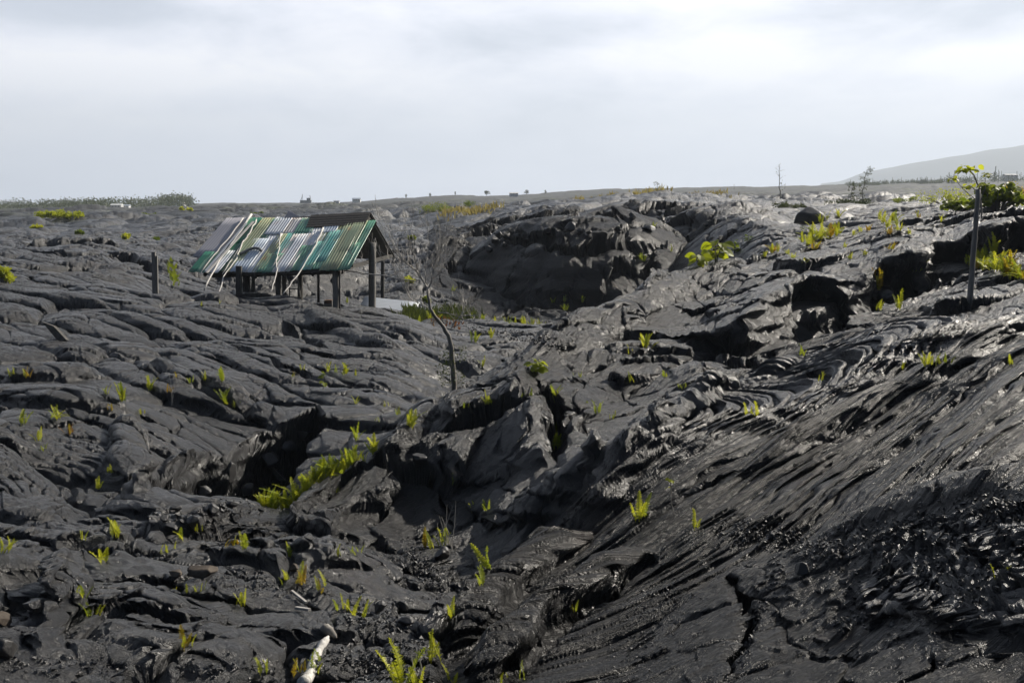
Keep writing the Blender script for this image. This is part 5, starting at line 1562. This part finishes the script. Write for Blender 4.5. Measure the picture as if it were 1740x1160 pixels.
def shrub(name, px, py, wpx, hpx, R, n, leaf, mat, label, cat='shrub', group=None, dense=1.0, stems=7, seed=1, depth=.8, wid=.5):
    p = atR(px, py, R); p.z = height(p.x, p.y)
    W = wpx * R / F; H = hpx * R / F; r = random.Random(seed + int(px))
    root = empty(name, p); tag(root, label, cat, group)
    ml = MB(); ms = MB()
    for k in range(max(4, int(n / 60))):
        a = r.uniform(0, 6.28); q = math.sqrt(r.random()); c = Vector((math.cos(a) * q * W * .42, math.sin(a) * q * W * .42 * depth, H * r.uniform(.25, .8) * (1 - .45 * q * q)))
        rr = r.uniform(.10, .22) * min(W, H * 2.2)
        leaf_cloud(ml, c, (rr * 1.2, rr * 1.2, rr * .8), 60, leaf, r, up=.4, wid=wid)
        ms.tube([Vector((c.x * .2, c.y * .2, -.05)), c * .6, c], [.03 * H, .02 * H, .008 * H], 4, cap=False)
    ml.build('foliage', M[mat], root); ms.build('stem', M['bark'], root)
    return root


# broad-leaved bushes behind the pole
def broadbush(px, py, wpx, hpx, R, n, leafpx, label, mat='leaf_g', seed=3):
    p = atR(px, py, R); p.z = height(p.x, p.y); W = wpx * R / F; H = hpx * R / F; S = leafpx * R / F; r = random.Random(seed)
    root = empty('broad_leaved_bush', p); tag(root, label, 'bush'); ml = MB(); ms = MB()
    for k in range(n):
        a = r.uniform(0, 6.28); q = r.random() ** .6; c = Vector((math.cos(a) * q * W * .5, math.sin(a) * q * W * .35, H * (1 - .5 * q * q) * r.uniform(.45, 1)))
        ms.tube([Vector((c.x * .2, c.y * .2, -.05)), c * .55 + Vector((0, 0, .02)), c], [.018, .012, .006], 4, cap=False)
        for j in range(9):
            d = Vector((r.gauss(0, 1), r.gauss(0, 1), r.gauss(.1, .6))).normalized(); leaf_obj(ml, c + d * S * .25, Vector((d.x, d.y, r.uniform(-.5, .4))), S * r.uniform(.6, 1.1), r.gauss(0, .6))
    ml.build('foliage', M[mat], root); ms.build('stem', M['bark'], root); return root
broadbush(1690, 372, 78, 56, 30, 46, 11, 'dense broad-leaved green bush just right of the wooden pole top')
broadbush(1630, 350, 50, 22, 38, 16, 10, 'low broad-leaved green bush left of the wooden pole', seed=4)
shrub('shrub', 1612, 352, 90, 34, 52, 900, .10, 'leaf_y', 'yellowish brown shrub behind the low bush left of the pole', seed=8)
shrub('shrub', 1725, 345, 60, 30, 55, 700, .11, 'fern_o', 'golden brown shrub at the right edge behind the dense bush', seed=9)
# tall sapling whose leaf tufts show above the pole
sp = atR(1668, 372, 24.0); sp.z = height(sp.x, sp.y); sap = empty('sapling', sp)
tag(sap, 'slender sapling with tufts of leaves at its branch tips showing above the wooden pole', 'sapling')
ms = MB(); ml = MB(); rs = random.Random(4)
for pts, w, tuft, n in (([(1668, 372), (1664, 318), (1656, 300), (1646, 286)], .022, (26, 14), 26), ([(1664, 330), (1656, 322), (1648, 316)], .014, (24, 10), 18), ([(1666, 345), (1640, 325), (1618, 303)], .010, (8, 6), 6), ([(1666, 345), (1674, 320), (1673, 297)], .010, (7, 6), 6)):
    P = [atR(x, y, 24.0) - sp for x, y in pts]; P = wiggle(P, .01, 3, int(w * 1000)); ms.tube(P, [w * (1 - .5 * i / len(P)) for i in range(len(P))], 5)
    for j in range(n):
        c = P[-1] + Vector((rs.uniform(-1, 1) * tuft[0] / 2 * 24 / F, rs.uniform(-.1, .1), rs.uniform(-.7, .6) * tuft[1] / 2 * 24 / F)); d = Vector((rs.gauss(0, 1), rs.gauss(0, 1), 0)).normalized()
        leaf_obj(ml, c, Vector((d.x, d.y, rs.uniform(-.6, .2))), rs.uniform(.08, .14), rs.gauss(0, .5))
ms.build('stem', M['bark'], sap); ml.build('foliage', M['leaf_y'], sap)

# shrubs of the middle distance
shrub('shrub', 108, 392, 92, 13, 85, 1500, .20, 'leaf_y', 'wide low yellow-green shrub mat on the far left field', seed=2, depth=.5)
shrub('shrub', 5, 462, 24, 42, 34, 900, .11, 'leaf_y', 'yellow-green shrub cut by the left edge beyond the left field', seed=3)
shrub('shrub', 742, 366, 66, 18, 90, 1600, .17, 'leaf_g', 'soft green mound of brush behind the right end of the shed', seed=4, wid=.25)
shrub('shrub', 800, 366, 44, 10, 95, 700, .16, 'leaf_g', 'lower flat green brush right of the soft green mound', seed=5, wid=.25)
shrub('shrub', 1232, 422, 26, 24, 31, 500, .06, 'leaf_d', 'dark small shrub in the cleft behind the round-leaved seedlings', seed=6)
shrub('shrub', 1340, 362, 70, 14, 70, 900, .13, 'leaf_d', 'low olive shrub behind the big dark boulder', seed=7)
shrub('shrub', 1440, 356, 90, 16, 75, 1200, .14, 'leaf_d', 'long olive shrub band on the ridge skyline under the thin sapling', seed=10)
shrub('shrub', 1540, 356, 90, 10, 75, 700, .12, 'leaf_g', 'flat green shrub on the skyline right of the olive band', seed=11)
for k, (px, py, w, h, R) in enumerate([(270, 410, 18, 12, 55), (215, 414, 14, 10, 55), (130, 412, 22, 8, 60), (60, 398, 20, 8, 75), (440, 360, 40, 6, 150), (310, 366, 50, 6, 140), (255, 372, 34, 5, 130), (960, 368, 20, 5, 80), (700, 415, 14, 8, 50), (695, 470, 20, 12, 41), (722, 500, 24, 14, 38), (1062, 345, 30, 6, 110), (880, 356, 30, 5, 130)]):
    shrub('low_shrub', px, py, w, h, R, 300, .05 * R / 20, 'fern_y' if k % 2 else 'leaf_g', 'low scrub tuft on the far lava, ' + from_left(sorted([270, 215, 130, 60, 440, 310, 255, 960, 700, 695, 722, 1062, 880]).index(px), 13), group='scrub tufts on the far lava', seed=30 + k)

def sapling(px, ptop, pbot, R, label, seed, dens=1.0, name='sapling', mat='leaf_d'):
    p = atR(px, pbot, R); p.z = height(p.x, p.y) - .05; H = (pbot - ptop) * R / F; r = random.Random(seed)
    root = empty(name, p); tag(root, label, 'sapling'); ms = MB(); ml = MB()
    P = wiggle([Vector((0, 0, 0)), Vector((r.gauss(0, .04) * H, 0, H * .5)), Vector((r.gauss(0, .05) * H, 0, H))], .02 * H, 4, seed)
    ms.tube(P, [.02 * H ** .5 * (1.2 - i / len(P)) + .004 for i in range(len(P))], 5)
    for i in range(2, len(P)):
        for _ in range(3):
            d = Vector((r.gauss(0, 1), r.gauss(0, 1), .6)).normalized() * H * r.uniform(.08, .2); ms.tube([P[i], P[i] + d], [.012, .006], 3, cap=False)
            leaf_cloud(ml, P[i] + d, (.06 * H, .06 * H, .05 * H), int(12 * dens), .035 * H + .03, r)
    ms.build('stem', M['bark'], root); ml.build('foliage', M[mat], root)
sapling(1465, 298, 358, 75, 'thin dark sapling standing tallest on the ridge skyline at right', 3)
sapling(1445, 320, 356, 75, 'shorter dark sapling left of the tallest one on the ridge skyline', 4, 1.6)
sapling(1325, 310, 362, 80, 'almost bare thin sapling rising behind the big dark boulder', 5, .15)
sapling(1118, 315, 345, 140, 'small sapling on the far lava above the big mound', 6, 1.5)

# grass that nobody could count
def grass(name, spots, label, mat, seed, hgt=.35, n=60):
    r = random.Random(seed); mb = MB()
    for px, py, wpx, R in spots:
        for _ in range(n):
            a, te = pix_dir(px + r.gauss(0, wpx * .38), py); Rz = R * (1 + r.gauss(0, .02)); x = math.sin(a) * Rz; y = math.cos(a) * Rz; z = height(x, y)
            h = hgt * r.uniform(.5, 1.2); w = .012 * max(1, R / 22); d = Vector((r.gauss(0, .3), r.gauss(0, .3), 1)).normalized() * h; s = Vector((w, 0, 0))
            p = Vector((x, y, z)); mb.add([p - s, p + s, p + d * .6 + s * .8, p + d + Vector((d.x, d.y, 0)) * .3, p + d * .6 - s * .8], [(0, 1, 2, 3, 4)])
    tag(mb.build(name, M[mat]), label, 'grass', kind='stuff')
grass('grass', [(705, 530, 40, 33.5), (725, 534, 50, 33), (745, 540, 50, 33.5), (700, 528, 18, 34.0), (770, 545, 40, 34), (780, 548, 50, 35)], 'green grass growing on the hollow floor right of the shed', 'leaf_d', 1, .34, 170)
grass('grass', [(x, y, 24, 80) for x, y in ((775, 380), (795, 376), (815, 378), (835, 382), (760, 384))] + [(x, 352, 30, 95) for x in (990, 1010, 1030, 1050, 1075, 1100, 1120)] + [(x, 362, 30, 85) for x in (1010, 1040, 1190, 1220)], 'yellow grass tufts on the far lava behind the big mound', 'dry', 2, .6, 60)
grass('grass', [(297, 484, 8, 40), (292, 478, 8, 41)], 'yellow-green grass on the slope behind the fence post', 'leaf_g', 3, .25, 40)
grass('grass', [(745, 545, 30, 30.5), (770, 552, 20, 30.0)], 'reddish and yellow low growth at the crest by the dead tree', 'fern_r', 4, .12, 22)

# ------------------------------------------------------------------ far trees, buildings and hill
def far_tree(px, pbase, wpx, hpx, R, label, seed=0, group=None, mat='leaf_f'):
    p = atR(px, pbase, R); H = hpx * R / F; W = wpx * R / F; r = random.Random(seed + int(px)); p.z = min(p.z, height(p.x, p.y))
    root = empty('tree', p); tag(root, label, 'tree', group); ml = MB(); ms = MB()
    ms.tube([Vector((0, 0, -1)), Vector((0, 0, H * .6))], [.05 * H, .03 * H], 5); ms.build('trunk', M['bark'], root)
    for k in range(9):
        a = r.uniform(0, 6.28); q = r.random(); c = Vector((math.cos(a) * q * W * .34, math.sin(a) * q * W * .3, H * r.uniform(.35, .85)))
        leaf_cloud(ml, c, (W * .2, W * .2, H * .18), 45, W * .07 + .2, r)
    ml.build('crown', M[mat], root)
far_tree(827, 331, 13, 9, 600, 'round distant tree on the skyline left of the two far huts')
far_tree(895, 329, 11, 9, 600, 'round distant tree beside the far square hut')
far_tree(690, 333, 4, 9, 600, 'tiny narrow tree on the skyline right of the shed, the leftmost of four')
far_tree(731, 332, 5, 8, 600, 'tiny narrow tree on the skyline, second of four right of the shed')
far_tree(773, 331, 3, 8, 600, 'tiny narrow tree on the skyline, third of four right of the shed')
far_tree(927, 327, 5, 7, 600, 'tiny tree on the skyline right of the far square hut')
# wooded rise at the far left: one mass of crowns
rw = random.Random(12); mb = MB()
for k in range(620):
    px = rw.uniform(-420, 322); R = rw.uniform(430, 590)
    f = min(1, max(0, (px + 60) / 360)); f = f ** 1.3
    topy = 350 - 13 * f - (2.5 if 270 < px < 312 else 0) + rw.gauss(0, 1.9); p = atR(px, topy + 4, R); p.z = max(p.z, height(p.x, p.y) + 1)
    S = rw.uniform(.9, 3.4)
    leaf_cloud(mb, p, (S * 1.3, S * 1.3, S), 34, 1.0, rw)
    if rw.random() < .9:
        q = p - Vector((0, 0, rw.uniform(1.5, 3))); leaf_cloud(mb, q, (S * 1.5, S * 1.5, S), 26, 1.0, rw)
tag(mb.build('woodland', M['leaf_f']), 'low green woodland along the far left horizon', 'woodland', kind='stuff')
mb = MB()
for k in range(420):
    px = rw.uniform(1560, 2150) if rw.random() < .75 else rw.uniform(1440, 1600); R = rw.uniform(560, 610); p = atR(px, 310, R); p.z = height(p.x, p.y)
    hh = rw.uniform(1.5, 5.0) * (1.0 if px > 1600 else .5); leaf_cloud(mb, p + Vector((0, 0, hh * .5)), (1.6, 1.6, hh * .5), 26, .8, rw)
    if rw.random() < .3: mb.tube([p, p + Vector((rw.gauss(0, .3), 0, hh * 1.6))], .12, 3)
tag(mb.build('woodland', M['leaf_f']), 'thin hazy scrub woodland along the far right horizon', 'woodland', kind='stuff')

def house(px, pbase, wpx, hpx, R, wall, rf, label, gable=True, name='house'):
    p = atR(px, pbase, R); W = wpx * R / F; H = hpx * R / F * .8; D = W * .7
    root = empty(name, p); tag(root, label, 'building'); mb = MB(); mb.box((0, 0, H * .3 - 1.5), (W, D, H * .6 + 3)); mb.build('wall', M[wall], root)
    mb = MB(); o = .06 * W; z0 = H * .6; x = W / 2 + o; y = D / 2 + o; zt = H if gable else H * .8
    vs = [Vector(v) for v in ((-x, -y, z0), (x, -y, z0), (x, y, z0), (-x, y, z0), (-x * .92, 0, zt), (x * .92, 0, zt))]
    mb.add(vs, [(0, 1, 5, 4), (2, 3, 4, 5), (1, 2, 5), (3, 0, 4), (3, 2, 1, 0)]); mb.build('roof', M[rf], root)
    for f in (-.28, .02, .3):
        mb = MB(); mb.box((f * W, -D / 2 - .02, H * .32), (W * .12, .06, H * .25)); mb.build('window', M['dark'], root)
    return root
house(153, 356, 19, 8, 420, 'wall_p', 'wall_w', 'low pinkish white house in front of the far left woodland')
house(199, 353, 16, 8, 425, 'wall_w', 'wall_w', 'white house right of the pinkish one by the far left woodland')
house(213, 352, 14, 5, 428, 'wall_w', 'roof_g', 'low annex with a bluish roof beside the white far left house')
house(305, 344, 18, 4, 500, 'wall_w', 'roof_g', 'long low pale building at the right end of the far left woodland')
house(606, 342, 13, 7, 560, 'wall_w', 'roof_g', 'small pale hut on the skyline above the right end of the shed roof')
house(873, 331, 15, 5, 560, 'roof_g', 'wall_w', 'flat grey hut on the skyline between two round trees')
house(572, 344, 9, 4, 560, 'wall_w', 'steel', 'tiny grey building on the skyline left of the pale hut')
house(1716, 301, 18, 6, 590, 'wall_w', 'wall_w', 'white building in haze at the foot of the far hill at right')
# grey rig with two masts on the skyline
mp_ = atR(520, 344, 560); rig = empty('rig', mp_); tag(rig, 'grey machine with two thin masts on the skyline above the shed', 'machine')
mb = MB(); mb.box((0, 0, .4), (6, 2.4, 1.6)); mb.box((1.6, 0, 1.6), (2, 2, 1.6)); mb.build('body', M['steel'], rig)
for x, h in ((-2.2, 4.4), (2.6, 3.8)):
    mb = MB(); mb.beam(Vector((x, 0, 0)), Vector((x * .85, 0, h)), .3, .3, Vector((0, 1, 0))); mb.beam(Vector((x - 1, 0, .6)), Vector((x * .9, 0, h * .7)), .18, .18, Vector((0, 1, 0))); mb.build('mast', M['steel'], rig)
for k, (px, R) in enumerate([(638, 560), (1247, 560), (1333, 560), (1530, 570), (1603, 580), (1482, 575)]):
    p = atR(px, 330, R); p.z = height(p.x, p.y); mb = MB(); mb.tube([p - p, Vector((rw.gauss(0, .2), 0, rw.uniform(3, 5)))], [.16, .08], 5)
    o = mb.build('snag', M['bark']); o.location = p; tag(o, 'thin bare trunk on the far skyline, ' + from_left(sorted([638, 1247, 1333, 1530, 1603, 1482]).index(px), 6), 'dead tree', 'bare trunks on the far skyline')

# the long slope of a volcano in the haze
prof = [(1395, 312), (1430, 308), (1448, 301), (1462, 295), (1500, 287), (1560, 276), (1620, 266), (1680, 256), (1740, 246), (1850, 232), (2000, 222), (2300, 215)]
mb = MB(); RH = 4400; vs = []; ncol = 90; nrow = 12
pxs = np.linspace(1395, 2300, ncol); tops = np.interp(pxs, [p[0] for p in prof], [p[1] for p in prof])
for j in range(nrow + 1):
    for i in range(ncol):
        g = j / nrow; a, te = pix_dir(float(pxs[i]), float(tops[i])); R = RH * (.82 + .18 * g) if j < nrow else RH * 1.08
        zt = RH * te; z0 = -34.0; z = z0 + (zt - z0) * (math.sin(g * math.pi / 2) ** .9) * (1 + .02 * float(pn(np.float32(i * .3), np.float32(g * 5), 5)) * (g < 1))
        if j == nrow: z = z0
        vs.append((math.sin(a) * R, math.cos(a) * R, z + EYE))
mb.add(vs, [(j * ncol + i, j * ncol + i + 1, (j + 1) * ncol + i + 1, (j + 1) * ncol + i) for j in range(nrow) for i in range(ncol - 1)])
M['hill'] = simple('hill_ground', (.02, .03, .025), (.04, .05, .04), .004, .9)
tag(mb.build('hill', M['hill'], None, True), kind='structure')
# the plain that runs on to the foot of the hill
mb = MB(); N_ = 60; vs = []
for R, z in ((850, -14), (2200, -24), (4800, -38)):
    for i in range(N_ + 1):
        a = -1.35 + 2.7 * i / N_; vs.append((math.sin(a) * R, math.cos(a) * R, z + EYE))
mb.add(vs, [(j * (N_ + 1) + i, j * (N_ + 1) + i + 1, (j + 1) * (N_ + 1) + i + 1, (j + 1) * (N_ + 1) + i) for j in range(2) for i in range(N_)])
tag(mb.build('coastal_plain', M['hill']), kind='structure')

# loose clinker: small fragments of crust lying about on the near slopes
rk = random.Random(77); mb = MB()
def chip(p, s):
    ax = Vector((rk.gauss(0, 1), rk.gauss(0, 1), rk.gauss(0, .5))).normalized(); q = Matrix.Rotation(rk.uniform(0, 6.28), 3, ax)
    pts = [Vector((rk.uniform(.6, 1.2) * a, rk.uniform(.5, 1) * b, rk.uniform(.3, .6) * c)) for a, b, c in ((1, 0, 0), (-1, .2, 0), (0, 1, 0), (.1, -1, 0), (0, 0, 1), (.1, .1, -1))]
    mb.add([p + q @ (v * s) for v in pts], [(0, 2, 4), (2, 1, 4), (1, 3, 4), (3, 0, 4), (2, 0, 5), (1, 2, 5), (3, 1, 5), (0, 3, 5)])
for (x0, y0, x1, y1, w, n, s0, s1) in [(1230, 900, 1440, 940, 26, 420, .010, .030), (1390, 930, 1740, 860, 40, 600, .008, .028), (1480, 1000, 1740, 960, 60, 900, .008, .030), (1330, 960, 1240, 1150, 10, 160, .01, .025), (700, 930, 740, 1010, 20, 260, .012, .035),
        (600, 1040, 720, 1100, 34, 420, .010, .035), (560, 1120, 700, 1140, 26, 380, .01, .03), (1160, 990, 1060, 1100, 50, 300, .008, .02), (1420, 1060, 1500, 1040, 14, 120, .01, .03), (840, 400, 890, 420, 12, 120, .05, .14),
        (1270, 720, 1740, 800, 60, 260, .008, .02), (20, 1130, 480, 1140, 18, 220, .01, .03), (380, 980, 520, 1000, 20, 240, .01, .03), (960, 590, 800, 560, 5, 160, .02, .06), (300, 890, 420, 850, 20, 90, .02, .06), (740, 545, 940, 575, 6, 300, .015, .05)]:
    for _ in range(n):
        t = rk.random(); px = x0 + (x1 - x0) * t + rk.gauss(0, w * .5); py = y0 + (y1 - y0) * t + rk.gauss(0, w * .5)
        p = at(px, py); s = rk.uniform(s0, s1) * rk.uniform(.5, 1); chip(p + Vector((0, 0, s * .25)), s)
tag(mb.build('loose_clinker', M['stone']), 'loose fragments of black clinker strewn over the near crust', 'rubble', kind='stuff')

# ------------------------------------------------------------------ haze
hz = MB(); x0, x1, y0, y1, z0, z1 = -4950, 4950, -60, 5000, -62 + EYE, 420
hz.add([(x0, y0, z0), (x1, y0, z0), (x1, y1, z0), (x0, y1, z0), (x0, y0, z1), (x1, y0, z1), (x1, y1, z1), (x0, y1, z1)],
       [(0, 3, 2, 1), (4, 5, 6, 7), (0, 1, 5, 4), (1, 2, 6, 5), (2, 3, 7, 6), (3, 0, 4, 7)])
hm = bpy.data.materials.new('haze'); hm.use_nodes = True; hm.node_tree.nodes.clear()
pv = nd(hm.node_tree, 'ShaderNodeVolumePrincipled'); pv.inputs['Color'].default_value = (.82, .90, 1.0, 1); pv.inputs['Density'].default_value = .00030; pv.inputs['Anisotropy'].default_value = .2
ho = nd(hm.node_tree, 'ShaderNodeOutputMaterial'); hm.node_tree.links.new(pv.outputs[0], ho.inputs['Volume'])
haze = hz.build('haze', hm); haze['kind'] = 'stuff'
